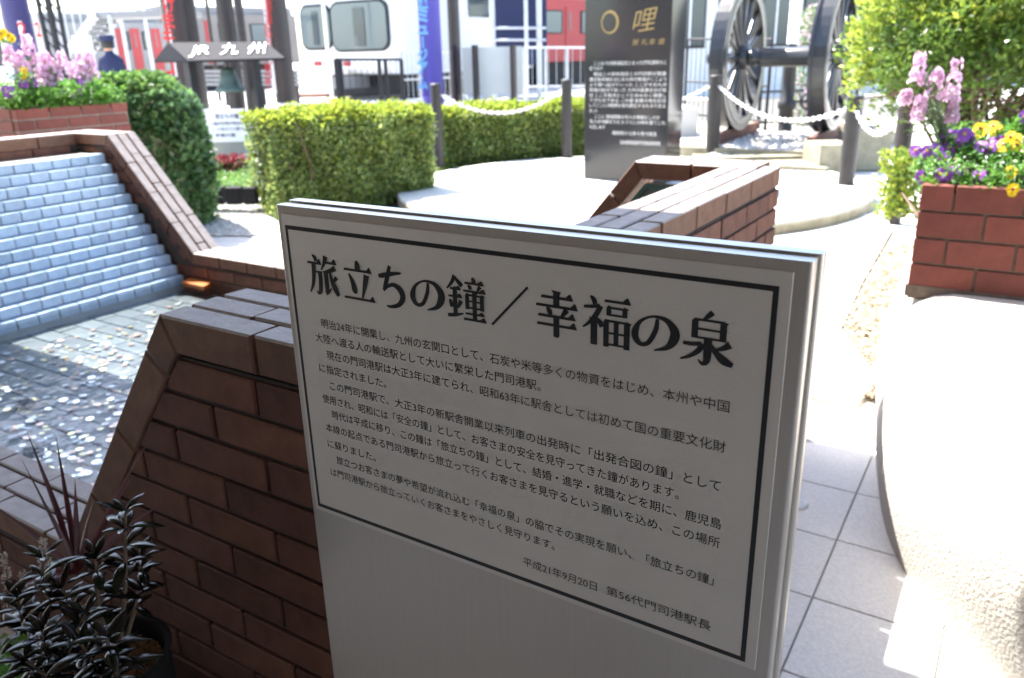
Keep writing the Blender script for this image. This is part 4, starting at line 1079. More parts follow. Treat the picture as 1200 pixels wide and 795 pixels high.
kq = ey_.dot(ex_) / ex_.dot(ex_)
def on_roof(u_, v_, d): return tuple(eave0 + ex_ * (u_ - kq * (v_ - .5) * .8) + ey_ * v_ + nrm * (.012 + d))
for s_, u0, u1 in (('JR', .14, .34), ('九', .46, .64), ('州', .74, .92)):
    q = MB(); put_text(q, s_, on_roof, u0, u1, .50, .66, offset=0., lift=.002); q.build('roof_lettering', MT['white'], roof)
for px in (224, 299):
    p = P(px, 90, BD); MB().box(p.x - .06, p.x + .06, p.y - .06, p.y + .06, 0, P(px, 68, BD).z).build('post', MT['black'], bs)
p0 = P(224, 68, BD); p1 = P(299, 69, BD); MB().tube([p0, p1], .045, 6).build('beam', MT['dark'], bs)
bp = P(266, 75, BD); br = .20; bt_ = P(266, 79, BD).z; bb_ = P(266, 108, BD).z
bell = thing('bell', 'green bronze bell hanging under the small shelter roof', 'bell', (bp.x, bp.y, bb_))
hh = bt_ - bb_
MB().lathe([(0, hh), (.07, hh * .98), (.10, hh * .85), (.125, hh * .5), (.16, hh * .22), (.21, .02), (.205, 0), (.17, .03), (0, hh * .7)], (bp.x, bp.y, bb_), 24).build('bell_body', MT['bronze'], bell)
MB().tube([(bp.x, bp.y, bt_ - .01), (bp.x, bp.y, P(266, 69, BD).z)], .02, 6).build('hanger', MT['dark'], bell)
MB().tube([(bp.x, bp.y, bt_ - .1), (bp.x, bp.y, bb_ - .02)], [.01, .03], 6).build('clapper', MT['dark'], bell)
def cam_board(px0, px1, py0, py1, D, th, m, name, parent=None, tilt=0):
    """board facing the viewer's side"""
    a = P(px0, py0, D); b_ = P(px1, py1, D); hv = V(EX.x, EX.y, 0) * ((b_ - a).dot(EX) / 2); c = (a + b_) / 2
    q = MB(); q.obox(c + FW0 * th / 2, hv, FW0 * th / 2, V(0, 0, abs(a.z - b_.z) / 2)); return q.build(name, MT[m], parent), a, b_
def board_fn(D, off=.004): 
    return lambda x, z, d: tuple(V(0, 0, 0) + EX * x + FW0 * (D - off - d) + V(0, 0, z))
def ex(px, py, D): p = P(px, py, D); return p.dot(EX), p.z
SD = 10.6
ns = thing('notice_sign', 'white notice with blue-grey text lines standing below the bell', 'sign', (P(266, 150, SD).x, P(266, 150, SD).y, 0))
cam_board(240, 291, 129, 166, SD, .03, 'sign', 'panel', ns)
q = MB()
for i, (s_, y, xa, xb) in enumerate((('旅立ちの鐘', 137, 252, 280), ('この鐘は門司港駅の列車出発合図', 145.5, 246, 288), ('として使用されていた鐘です', 152, 248, 286), ('幸福の鐘', 159, 252, 276))):
    q = MB(); x0, z = ex(xa, y, SD); x1, _ = ex(xb, y, SD); put_text(q, s_, board_fn(SD), x0, x1, z, .05 if i else .07, offset=.01); q.build('text_line', MT['bluepillar'], ns)
cam_board(246, 290, 166, 200, SD + .02, .3, 'grey', 'stone_base', ns)
rf = thing('red_flower_clump', 'crimson flowers in front of the notice under the bell', 'flowers', (P(270, 195, 9.6).x, P(270, 195, 9.6).y, 0))
q = MB(); ql = MB()
for k in range(420):
    p = P(rnd(251, 290), rnd(183, 203), 9.6) + V(rnd(-.15, .15), rnd(-.2, .2), 0)
    for j in range(5): q.leaf(p, V(rnd(-1, 1), rnd(-1, 1), rnd(-.5, 1)), V(0, 0, 1), .035, .03)
for k in range(900):
    p = P(rnd(248, 294), rnd(190, 214), 9.6) + V(rnd(-.2, .2), rnd(-.2, .2), 0); ql.leaf(p, V(rnd(-1, 1), rnd(-1, 1), rnd(0, 1)), V(0, 0, 1), .06, .025)
q.build('blooms', MT['redflower'], rf); ql.build('foliage', MT['ivy'], rf)
q = MB()
for k in range(4200):
    p = PZ(rnd(222, 300), rnd(203, 232), .0); z = rnd(.02, .16)
    q.leaf(V(p.x, p.y, z), V(rnd(-1, 1), rnd(-1, 1), rnd(0, 1.2)), V(0, 0, 1), .06, .02)
tag(q.build('ground_cover', MT['cover']), 'low green ground cover between ivy and hedge', 'ground cover', kind='stuff')
for i, (x0, x1) in enumerate(((234, 262), (263, 283), (284, 300))):
    cam_o, a_, b2 = cam_board(x0, x1, 221, 240, 7.55 - .05 * i, .12, 'slate', 'edging_stone')
    tag(cam_o, ['dark edging stone nearest the ivy bush', 'dark edging stone in the middle of the gravel edge', 'dark edging stone against the clipped hedge'][i], 'edging stone', 'edging stones behind the gravel')

# ================================================================ BACKGROUND STATION
def pillar(px, r_px, D, m, label, name='pillar', band=None, top=4.2, group='pillars of the station canopy', foot=.45, cat='pillar'):
    p = P(px, 60, D); r = r_px * D / FPX
    th = thing(name, label, cat, (p.x, p.y, foot), group)
    MB().lathe([(r, foot), (r, top)], (p.x, p.y, 0), 20).build('shaft', MT[m], th)
    if band: MB().lathe([(r + .012, foot), (r + .012, foot + band), (r, foot + band + .01)], (p.x, p.y, 0), 20).build('base_band', MT['white'], th)
    return th, p, r
def vtext(th, s, px0, px1, pys, D, m, h, name, lift=.01, offset=.02):
    q = MB()
    for ch, y in zip(s, pys):
        x0, z = ex(px0, y, D); x1, _ = ex(px1, y, D)
        if ch == 'ー':
            q.add([board_fn(D, lift)(x0 + (x1 - x0) * .4, z + h * .4, 0), board_fn(D, lift)(x0 + (x1 - x0) * .6, z + h * .4, 0), board_fn(D, lift)(x0 + (x1 - x0) * .6, z - h * .4, 0), board_fn(D, lift)(x0 + (x1 - x0) * .4, z - h * .4, 0)], [(0, 1, 2, 3)])
        else: put_text(q, ch, board_fn(D, lift), x0, x1, z, h, offset=offset)
    return q.build(name, MT[m], th)
pillar(216, 18, 14.6, 'dark', 'thick dark brown pillar behind the bell shelter', band=.12)
pillar(329, 11.5, 14.8, 'dark', 'dark brown pillar with white foot band right of the bell shelter', band=.18)
pillar(270, 9, 14.2, 'dark', 'slim dark post passing behind the bell')
pillar(286, 4.5, 13.9, 'dark', 'thin dark drainpipe beside the slim post behind the bell', name='drainpipe', cat='pipe')
pillar(28, 14, 13.8, 'bluepillar', 'indigo blue pillar with red numbered posters at upper left')
pillar(533, 6.5, 14.6, 'dark', 'dark post between the violet banner and the white board')
# lattice poles at left
for x0, x1, lab in ((44, 60, 'left black lattice pole beside the indigo pillar'), (57, 71, 'right black lattice pole beside the indigo pillar')):
    th = thing('lattice_pole', lab, 'pole', (P(x1, 60, 13.2).x, P(x1, 60, 13.2).y, 0), 'black lattice poles at left')
    a_ = P(x1, 75, 13.2); a_ = V(a_.x, a_.y, 0); t_ = P(x0, 0, 13.2); t_.z += 0; dirp = (t_ - P(x1, 75, 13.2)); tt = P(x1, 75, 13.2) + dirp * 2
    MB().tube([a_, P(x1, 75, 13.2), tt], .035, 6).build('post', MT['black'], th)
    a2 = a_ + EX * .13; b2 = P(x1, 75, 13.2) + EX * .13; c2 = tt + EX * .13
    MB().tube([a2, b2, c2], .03, 6).build('post', MT['black'], th)
    q = MB()
    for k in range(10): q.tube([b2.lerp(c2, k / 10), P(x1, 75, 13.2).lerp(tt, (k + 1) / 10)], .015, 4)
    q.build('lacing', MT['black'], th)
# posters on the indigo pillar
for x0, x1, lab in ((20, 33, 'white poster with a red figure on the left of the indigo pillar'), (40, 50, 'white poster with a red figure on the right of the indigo pillar')):
    D = 13.45; o = thing('poster', lab, 'poster', tuple(P((x0 + x1) / 2, 60, D)), 'posters on the indigo pillar')
    cam_board(x0, x1, 25, 64, D, .01, 'white', 'sheet', o); vtext(o, '2', x0 + 2, x1 - 2, [35], D, 'redcloth', .3, 'red_figure')
# banners
def banner(x0, x1, y0, y1, D, m, s, pys, tm_, h, lab, off=.02):
    th = thing('banner', lab, 'banner', tuple(P((x0 + x1) / 2, (y0 + y1) / 2, D)))
    cam_board(x0, x1, y0, y1, D, .012, m, 'cloth', th); vtext(th, s, x0 + 1.5, x1 - 1.5, pys, D, tm_, h, 'lettering', .006, off)
banner(190, 206, -25, 90, 14.0, 'white', 'けまモコ', [6, 26, 46, 79], 'redcloth', .30, 'vertical white banner with bold red characters on the thick pillar', .03)
banner(309, 320, -20, 110, 14.3, 'white', '鉄道起点門司港', [4, 20, 36, 52, 68, 84, 100], 'redcloth', .24, 'narrow white banner with crowded red characters on the right pillar', .015)
pillar(505, 12, 12.6, 'purple', 'violet wrapped pillar left of the white board', foot=.0, group='pillars of the station canopy')
banner(488, 503, -30, 113, 12.2, 'purple', '鉄道ミュージアム', [-14, 3, 19, 34, 50, 66, 80, 98], 'skyblue', .2, 'violet banner with sky blue vertical lettering, mounted on the violet pillar', .05)

# white board with dark frame
wb = thing('blank_board', 'blank white board in a dark frame above the pale hedge', 'sign', (P(575, 100, 12.8).x, P(575, 100, 12.8).y, 0))
cam_board(541, 613, 56, 110, 12.8, .04, 'offwhite', 'panel', wb)
for px in (536, 558, 602):
    p = P(px, 100, 12.7); MB().box(p.x - .035, p.x + .035, p.y - .035, p.y + .035, 0, P(px, 53, 12.7).z).build('post', MT['dark'], wb)
# black rail fence by the train
def fence(pts, D, ytop, m, lab, h_px=None, bars=8, r=.03, z0=.45, name='railing', group=None):
    a_ = P(pts[0], ytop, D[0]); b2 = P(pts[1], ytop, D[1]); th = thing(name, lab, 'fence', (a_.x, a_.y, z0), group)
    n = len(bars) if hasattr(bars, '__len__') else bars
    for k in range(n):
        t = bars[k] if hasattr(bars, '__len__') else k / (n - 1); p = a_.lerp(b2, t); MB().tube([(p.x, p.y, z0), (p.x, p.y, p.z)], r, 6).build('post', MT[m], th)
    for zf in (1, .55, .2):
        MB().tube([V(a_.x, a_.y, z0 + (a_.z - z0) * zf), V(b2.x, b2.y, z0 + (b2.z - z0) * zf)], r * .7, 6).build('rail', MT[m], th)
    q = MB()
    L_ = (b2 - a_).length; nn = int(L_ / .13)
    for k in range(nn): p = a_.lerp(b2, k / nn); q.tube([(p.x, p.y, z0 + .1), (p.x, p.y, p.z)], .006, 3, cap=False)
    q.build('infill_bars', MT[m], th)
fence((393, 470), (13.2, 14.4), 70, 'black', 'black railing in front of the white train', bars=[0, .06, .64, .74, 1], z0=.0, r=.035)
fence((470, 545), (14.4, 16), 62, 'steelw', 'light steel railing behind the violet pillar', bars=5, r=.02)
fence((614, 690), (15, 15), 56, 'steelw', 'white pipe railing between the white board and the monument', bars=4, r=.03, z0=.0)
fence((806, 905), (14.6, 12.6), 46, 'black', 'black bar fence behind the left wheel', bars=4, z0=.0, r=.025)
fence((895, 1010), (12.8, 13.6), 60, 'black', 'black bar fence behind the axle', bars=3, z0=.0, r=.025)
# trains
def train_white():
    c0 = P(356, 80, 20); c1 = P(458, 80, 20)      # front, faces -Y
    xL, xR, yF = c0.x, c0.x + 2.75, c0.y
    th = thing('train', 'white railcar with two large rounded front windows', 'train', ((xL + xR) / 2, yF, .45))
    q = MB(); L = 9
    sec = [(-1, 0), (1, 0), (1.02, .6), (1.0, 2.6), (.8, 3.1), (-.8, 3.1), (-1.0, 2.6), (-1.02, .6)]
    xc = (xL + xR) / 2; hw = 1.375; zb = P(400, 88, 20).z - .0
    rings = [(0.0, .90), (.12, .97), (.4, 1.0), (L, 1.0)]
    n = len(sec); vs = []
    for dy, s_ in rings: vs += [(xc + x * hw * s_, yF + dy, zb + 1.5 + (z - 1.5) * s_) for x, z in sec]
    fs = [(k * n + i, k * n + (i + 1) % n, (k + 1) * n + (i + 1) % n, (k + 1) * n + i) for k in range(3) for i in range(n)] + [tuple(range(n))[::-1], tuple(range(3 * n, 4 * n))]
    q.add(vs, fs); body = q.build('body', MT['white'], th)
    def rr(x0, x1, z0, z1, r, y, m, nm, par, face='f'):
        pts = []
        for cx, cz, a0 in ((x1 - r, z1 - r, 0), (x0 + r, z1 - r, 90), (x0 + r, z0 + r, 180), (x1 - r, z0 + r, 270)):
            for k in range(5): t = R_(a0 + 22.5 * k); pts.append((cx + r * math.cos(t), cz + r * math.sin(t)))
        if face == 'f': return MB().prism(pts, lambda a_, z_, t: (a_, t, z_), y, y + .04).build(nm, MT[m], par)
        return MB().prism(pts, lambda a_, z_, t: (t, a_, z_), y, y - .04).build(nm, MT[m], par)
    def fx(px, py): p = PY(px, py, yF - .03); return p.x, p.z
    for (pa, pb, ya, yb) in ((356, 389, 57, 8), (392, 455, 59, 3)):
        x0, z0 = fx(pa, ya); x1, _ = fx(pb, ya); z1 = fx((pa + pb) / 2, yb)[1]
        fr_ = rr(x0 - .05, x1 + .05, z0 - .05, z1 + .05, .22, yF - .02, 'black', 'window_frame', body); pn = rr(x0, x1, z0, z1, .2, yF - .05, 'glass2', 'pane', fr_)
        rr(x0 + (x1 - x0) * .42, x0 + (x1 - x0) * .62, z0 + .06, z1 - .1, .03, yF - .07, 'glass', 'interior_panel', fr_)
    for pa in (368, 402):
        x0, z0 = fx(pa, 75); rr(x0, x0 + .22, z0 - .05, z0 + .05, .03, yF - .03, 'red', 'tail_lamp', body)
    yy = yF + 1.2
    for k in range(4): rr(yy + k * 1.7, yy + k * 1.7 + (.4 if k == 0 else 1.2), zb + 1.25, zb + 2.1, .06, xR + .045, 'glass', 'side_window', body, 's')
    q = MB(); q.box(xL + .3, xR - .3, yF + .6, yF + L, .5, zb); q.build('underframe', MT['black'], th)
    q = MB(); q.box(xc - .12, xc + .12, yF - .35, yF + .7, zb - .28, zb - .02); q.build('coupler', MT['grey'], th)
    for s_ in (-1, 1):
        for dy in (1.2, 3.3): MB().lathe([(0, -.06), (.40, -.06), (.43, .06), (0, .06)], (xc + s_ * .55, yF + dy, .45 + .43), 20, axis=(V(0, 1, 0), V(0, 0, 1), V(1, 0, 0)), sm=False).build('wheel', MT['grey'], th)
train_white()
def side_train(pxa, pxb, Da, Db, yt, yb, mbody, label, doors, wins, stripe=None, z0=.45):
    a_ = P(pxa, yb, Da); b2 = P(pxb, yb, Db); d = (b2 - a_); d.z = 0; L_ = d.length; d.normalize(); nr = V(d.y, -d.x, 0)
    if nr.dot(-a_) < 0: nr = -nr
    zb = a_.z; zt_ = P(pxa, yt, Da).z
    th = thing('train', label, 'train', (a_.x, a_.y, z0))
    def bx(s0, s1, z_0, z_1, off, thk, m, nm, par): q = MB(); c = a_ + d * ((s0 + s1) / 2) + nr * (off - thk / 2); c.z = (z_0 + z_1) / 2; q.obox(c, d * (s1 - s0) / 2, nr * thk / 2, V(0, 0, (z_1 - z_0) / 2)); return q.build(nm, MT[m], par)
    body = bx(0, L_, zb, zt_, 0, 2.6, mbody, 'body', th)
    bx(.2, L_ - .2, z0 + .05, zb, -.3, 2.0, 'black', 'underframe', th)
    bx(0, L_, zt_ - .0, zt_ + .25, -.25, 2.1, 'grey', 'roof', th)
    H_ = zt_ - zb
    for s0, s1 in wins: f = bx(s0 * L_, s1 * L_, zb + H_ * .45, zb + H_ * .82, .012, .03, 'black', 'window', body); bx(s0 * L_ + .06, s1 * L_ - .06, zb + H_ * .47, zb + H_ * .80, .024, .02, 'glass2', 'pane', f)
    for s0, s1 in doors: f = bx(s0 * L_, s1 * L_, zb + .05, zb + H_ * .88, .02, .04, 'red', 'door', body); bx(s0 * L_ + .12, s1 * L_ - .12, zb + H_ * .5, zb + H_ * .8, .035, .03, 'glass2', 'door_window', f)
    if stripe: bx(0, L_, zb + H_ * .1, zb + H_ * .2, .008, .02, stripe, 'stripe', body)
side_train(60, 200, 24, 26, 26, 88, 'grey', 'grey and red railcar behind the steel staircase', [(.56, .63), (.70, .78), (.88, .96)], [(.30, .50), (.64, .69), (.80, .86)])
side_train(200, 352, 27, 30, 16, 78, 'silver_train', 'long silver railcar behind the brown pillars', [(.28, .33)], [(.05, .2), (.38, .55), (.62, .8)], None)
side_train(505, 580, 24, 27, 16, 72, 'silver_train', 'silver railcar with brown lower side behind the dark post', [], [(.05, .3), (.45, .8)], 'rust')
side_train(636, 720, 23, 25, -2, 73, 'red', 'red railcar between the dark blue box and the monument', [(.30, .40)], [(.02, .26), (.5, .9)])
# dark blue display box with pale pipes
db = thing('display_tower', 'large dark navy box with two pale vertical pipes', 'structure box', (P(606, 60, 18).x, P(606, 60, 18).y, 0))
o, _, _ = cam_board(574, 641, -60, 76, 18, 1.2, 'navy', 'box', db)
for px in (578, 632):
    p = P(px, 60, 17.7); MB().tube([(p.x, p.y, .0), (p.x, p.y, 4.5)], .06, 8).build('pipe', MT['steelw'], db)
for py in (33, 47): MB().tube([P(576, py, 17.65), P(640, py, 17.65)], .03, 6).build('crossbar', MT['steelw'], db)
# steel staircase
sc_ = thing('steel_staircase', 'pale steel staircase rising behind the flowers at left', 'staircase', (P(80, 70, 19).x, P(80, 70, 19).y, .45))
a_ = P(76, 68, 19); b2 = P(112, 18, 19)
for dd in (0, 1.0):
    q = MB(); q.tube([a_ + FW0 * dd, b2 + FW0 * dd], .09, 6); q.build('stringer', MT['steelw'], sc_)
for k in range(9):
    p = a_.lerp(b2, (k + .5) / 9) + FW0 * .5; q = MB(); q.obox(p, EX * .16, FW0 * .5, V(0, 0, .02)); q.build('tread', MT['grey'], sc_)
q = MB(); q.tube([a_ + V(0, 0, .9), b2 + V(0, 0, .9)], .025, 6); 
for k in range(6): p = a_.lerp(b2, k / 5); q.tube([p, p + V(0, 0, .9)], .018, 5)
q.build('handrail', MT['steelw'], sc_)
p = b2 + EX * 1.0; q = MB(); q.obox(p + FW0 * .5, EX * 1.0, FW0 * .5, V(0, 0, .06)); q.build('landing', MT['grey'], sc_)
for s_ in (.3, 1.8): p = b2 + EX * s_; MB().tube([(p.x, p.y, .45), (p.x, p.y, b2.z)], .05, 6).build('leg', MT['steelw'], sc_)
o, a_, b2 = cam_board(84, 112, 42, 80, 17.5, .05, 'white', 'panel'); tag(o, 'white sloped panel with red corner beside the staircase', 'panel')
# long pale buildings behind
def building(pxa, pxb, Da, Db, yt, yb, m, label, wins, roofm_='slate', z0=0):
    a_ = P(pxa, yb, Da); b2 = P(pxb, yb, Db); d = (b2 - a_); d.z = 0; L_ = d.length; d.normalize(); nr = V(d.y, -d.x, 0)
    if nr.dot(-a_) < 0: nr = -nr
    zt_ = P((pxa + pxb) / 2, yt, (Da + Db) / 2).z
    th = thing('station_building', label, 'building', (a_.x, a_.y, z0))
    def bx(s0, s1, z_0, z_1, off, thk, m, nm, par): q = MB(); c = a_ + d * ((s0 + s1) / 2) + nr * (off - thk / 2); c.z = (z_0 + z_1) / 2; q.obox(c, d * (s1 - s0) / 2, nr * thk / 2, V(0, 0, (z_1 - z_0) / 2)); return q.build(nm, MT[m], par)
    wl = bx(0, L_, z0, zt_, 0, 5, m, 'wall', th); bx(-.5, L_ + .5, zt_, zt_ + .4, .6, 6, roofm_, 'roof', th)
    for k in range(wins):
        s = (k + .5) / wins * L_; f = bx(s - .55, s + .55, 1.4, min(3.2, zt_ - .3), .02, .05, 'black', 'window', wl); bx(s - .48, s + .48, 1.48, min(3.1, zt_ - .38), .035, .03, 'glass', 'pane', f)
        bx(s - .03, s + .03, 1.48, min(3.1, zt_ - .38), .05, .03, 'white', 'glazing_bar', f)
building(780, 1230, 26, 30, -40, 70, 'offwhite', 'pale station building with dark windows behind the wheelset', 10)
building(430, 800, 48, 52, -2, 70, 'offwhite', 'long low pale platform building beyond the trains', 12, 'steelw', .45)
building(-100, 230, 60, 55, 22, 70, 'offwhite', 'distant pale building behind the staircase', 8, 'steelw', .45)
# hydrant like column + pipe behind axle
wc_ = thing('water_column', 'black cast iron water column with a white upper pipe behind the axle', 'column', (P(925, 100, 12.2).x, P(925, 100, 12.2).y, 0))
p = P(925, 90, 12.2); zt0 = P(925, 52, 12.2).z
MB().lathe([(.16, 0), (.16, .12), (.10, .16), (.10, .5), (.13, .52), (.13, .6), (.09, .64), (.09, zt0 - .25), (.13, zt0 - .22), (.13, zt0 - .1), (.07, zt0 - .04), (.07, zt0)], (p.x, p.y, 0), 16).build('column_body', MT['black'], wc_)
MB().lathe([(.075, zt0), (.075, 3.4)], (p.x, p.y, 0), 16).build('upper_pipe', MT['white'], wc_)
MB().lathe([(.10, -.02), (.13, -.02), (.13, .02), (.10, .02), (.10, -.02)], p + EX * .32 + V(0, 0, -.35), 14, axis=(EX, V(0, 0, 1), FW0), sm=False).build('handwheel', MT['black'], wc_)
MB().tube([p + V(0, 0, -.35), p + EX * .32 + V(0, 0, -.35)], .02, 5).build('spindle', MT['black'], wc_)
# variegated bush beyond
def bush(px0, px1, py0, py1, D, n, mats, lab, L=.06, wf=None, name='bush'):
    a_ = P(px0, py0, D); b2 = P(px1, py1, D); c = (a_ + b2) / 2; hw = abs((b2 - a_).dot(EX)) / 2; hz = a_.z
    th = thing(name, lab, 'bush', (c.x, c.y, 0))
    def fn():
        a = rnd(0, 6.28); z = rnd(0, 1); r = math.sqrt(max(0, 1 - max(0, z - .6) ** 2 / .17)) * rnd(.6, 1.05)
        return V(c.x, c.y, 0) + EX * (math.cos(a) * r * hw) + FW0 * (math.sin(a) * r * hw) + V(0, 0, z * hz), V(math.cos(a), math.sin(a), .4)
    leafbox('foliage', fn, n, L, L * .5, mats, wf, th)
    MB().tube([(c.x, c.y, 0), (c.x, c.y, hz * .7)], [.04, .015], 6).build('stem', MT['bark'], th)
bush(930, 985, 8, 100, 13.5, 3500, ['cover', 'stockleaf', 'pink'], 'pale variegated bush between the two wheels', .07, lambda p: random.choice((0, 1, 1, 2)))
bush(966, 990, 60, 140, 12.5, 1200, ['cover', 'ivy'], 'small dark green bush left of the right wheel', .06, lambda p: random.choice((0, 1)))
# road surface behind
rd = MB(); cc = [P(560, 100, 16.5), P(1150, 100, 16.5), P(1150, 100, 24), P(560, 100, 24)]
rd.prism([(p.x, p.y) for p in cc], lambda x, y, t: (x, y, t), .003, .006); structure(rd.build('road', MT['tarmac']))
# low slatted barrier and platform clutter between the pillars
sf = thing('slat_barrier', 'low grey slatted barrier between the brown pillars behind the bell', 'barrier', (P(285, 95, 18).x, P(285, 95, 18).y, .45))
for i, py in enumerate((84, 89, 94, 99)):
    a_ = P(222, py, 18); b2 = P(352, py, 18); q = MB(); c = (a_ + b2) / 2; q.obox(c, (b2 - a_) / 2, FW0 * .02, V(0, 0, .03)); q.build('slat', MT['grey'], sf)
for px in (226, 262, 306, 346): p = P(px, 84, 18.04); MB().box(p.x - .03, p.x + .03, p.y - .03, p.y + .03, .45, p.z).build('post', MT['dark'], sf)
for px, yt, D, lab in ((148, -20, 21, 'slim grey catenary mast above the red railcar'), (176, -20, 22, 'second grey catenary mast behind the red railcar'), (250, 0, 20, 'thin dark mast between the thick pillar and the bell'), (384, -20, 18.5, 'thin white mast in front of the white train'), (617, -10, 17, 'thin pale mast beside the navy box')):
    p = P(px, 60, D); tag(MB().tube([(p.x, p.y, .45), (p.x, p.y, 5)], .04, 8).build('mast', MT['steelw' if 'grey' in lab or 'pale' in lab else 'white' if 'white' in lab[:14] else 'dark']), lab, 'mast', 'masts along the tracks')
for i, (y0_, D) in enumerate(((104, 21), (108, 20.2))):
    q = MB(); a_ = P(345, y0_, D); b2 = P(560, y0_, D); q.tube([V(a_.x, a_.y, .52), V(b2.x, b2.y, .52)], .04, 4); tag(q.build('track_rail', MT['rust']), 'brown rail %s the white train' % ('just under' if i == 0 else 'in front of'), 'rail')
# person
def person():
    D = 13.0; b_ = P(128, 60, D); b_ = V(b_.x, b_.y, 0); s = P(124, 42, D).z / 1.76
    th = thing('person', 'person in navy uniform and cap seen from behind near the red railcar', 'person', tuple(b_))
    me = bpy.data.meshes.new('body')
    R2, F2 = EX, FW0
    def q(x, y, z): return tuple(R2 * x * s + F2 * y * s + V(0, 0, z * s))
    vs = [q(0, 0, .95), q(0, 0, 1.15), q(0, 0, 1.38), q(0, 0, 1.50), q(-.01, -.0, 1.58),
          q(-.09, 0, .90), q(-.10, -.02, .5), q(-.10, .02, .08), q(-.11, -.12, .03),
          q(.09, 0, .90), q(.11, .04, .5), q(.11, .0, .08), q(.10, -.1, .03),
          q(-.14, 0, 1.40), q(-.18, -.02, 1.15), q(-.17, -.12, .95), q(-.16, -.15, .88),
          q(.14, 0, 1.40), q(.18, .0, 1.14), q(.17, -.1, .93), q(.16, -.13, .86)]
    es = [(0, 1), (1, 2), (2, 3), (3, 4), (0, 5), (5, 6), (6, 7), (7, 8), (0, 9), (9, 10), (10, 11), (11, 12), (2, 13), (13, 14), (14, 15), (15, 16), (2, 17), (17, 18), (18, 19), (19, 20)]
    me.from_pydata(vs, es, []); me.materials.append(MT['navy'])
    rad = [.14, .135, .15, .06, .055, .09, .065, .05, .04, .09, .065, .05, .04, .07, .05, .04, .035, .07, .05, .04, .035]
    o = link('body', me, th); sk = o.modifiers.new('skin', 'SKIN'); sk.use_smooth_shade = True
    for d_, r in zip(me.skin_vertices[0].data, rad): d_.radius = (r * s, r * s * .85)
    me.skin_vertices[0].data[0].use_root = True
    ss = o.modifiers.new('smooth', 'SUBSURF'); ss.levels = 1; ss.render_levels = 2
    hc = b_ + EX * -.01 * s + V(0, 0, 1.66 * s)
    MB().lathe([(0, -.12 * s), (.05 * s, -.115 * s), (.075 * s, -.07 * s), (.09 * s, 0), (.085 * s, .05 * s), (.05 * s, .095 * s), (0, .105 * s)], hc, 16).build('head', MT['skin'], th)
    MB().lathe([(.080 * s, -.085 * s), (.094 * s, -.06 * s), (.098 * s, 0), (.095 * s, .04 * s)], hc + FW0 * .006, 16).build('hair', MT['hair'], th)
    MB().lathe([(.10 * s, .02 * s), (.105 * s, .06 * s), (.115 * s, .085 * s), (.09 * s, .11 * s), (0, .115 * s)], hc, 16).build('cap', MT['navy'], th)
person()

# ================================================================ NEAR POT AND PLANTS (bottom left)
random.seed(77)
pc_ = PY(130, 790, .50); px_, py_ = pc_.x, pc_.y
zs = PY(165, 785, .52).z
pot = thing('plant_pot', 'dark round pot with tan granules beside the brick wall at lower left', 'pot', (px_, py_, 0))
pr_ = .088
MB().lathe([(.0, zs - .2), (.09, zs - .2), (pr_, zs + .012), (pr_ + .006, zs + .02), (pr_ - .004, zs + .02), (pr_ - .008, zs - .01), (0, zs - .01)], (px_, py_, 0), 36).build('pot_body', MT['pot'], pot)
q = MB()
for k in range(3200):
    a = rnd(0, 6.28); r = math.sqrt(rnd(0, 1)) * (pr_ - .012); p = V(px_ + r * math.cos(a), py_ + r * math.sin(a), zs - .009 + rnd(0, .004)); rr_ = rnd(.0015, .0038)
    q.add([p + V(rnd(.6, 1.3) * rr_ * x, rnd(.6, 1.3) * rr_ * y, rnd(.6, 1.2) * rr_ * z) for x, y, z in ((1, 0, 0), (0, 1, 0), (-1, 0, 0), (0, -1, 0), (0, 0, 1))], [(0, 1, 4), (1, 2, 4), (2, 3, 4), (3, 0, 4)])
gr = q.build('granules', MT['granule'], pot); gr['kind'] = 'stuff'
# stand below the pot
MB().box(px_ - .5, px_ + .1, py_ - .12, py_ + .13, 0, zs - .201).build('shelf', MT['dark']); 
for o in SC.objects:
    if o.name == 'shelf': tag(o, 'dark low shelf carrying the pots beside the brick wall', 'shelf')
def leaf_mesh(L, W, n=7, curl=.25, m='darkleaf'):
    q = MB(); vs = []
    for i in range(n + 1):
        t = i / n; w_ = W * math.sin(math.pi * min(1, t ** 1.25 * .97 + .02)) ** .75; z = -curl * L * t * t + .06 * L * math.sin(math.pi * t)
        if i in (0, n): w_ = W * .12
        for yy, zz in ((-.5, -.17), (-.28, .0), (0, -.07), (.28, .0), (.5, -.17)): vs.append((t * L, yy * w_, z + zz * w_))
    fs = [(i * 5 + k, i * 5 + k + 1, i * 5 + k + 6, i * 5 + k + 5) for i in range(n) for k in range(4)]
    me = bpy.data.meshes.new('leaf'); me.from_pydata(vs, [], fs); me.materials.append(MT[m]); me.polygons.foreach_set('use_smooth', [True] * len(fs)); return me
LM = [leaf_mesh(.053, .0175, curl=c) for c in (.1, .3, .5)] + [leaf_mesh(.040, .013, curl=.2)]
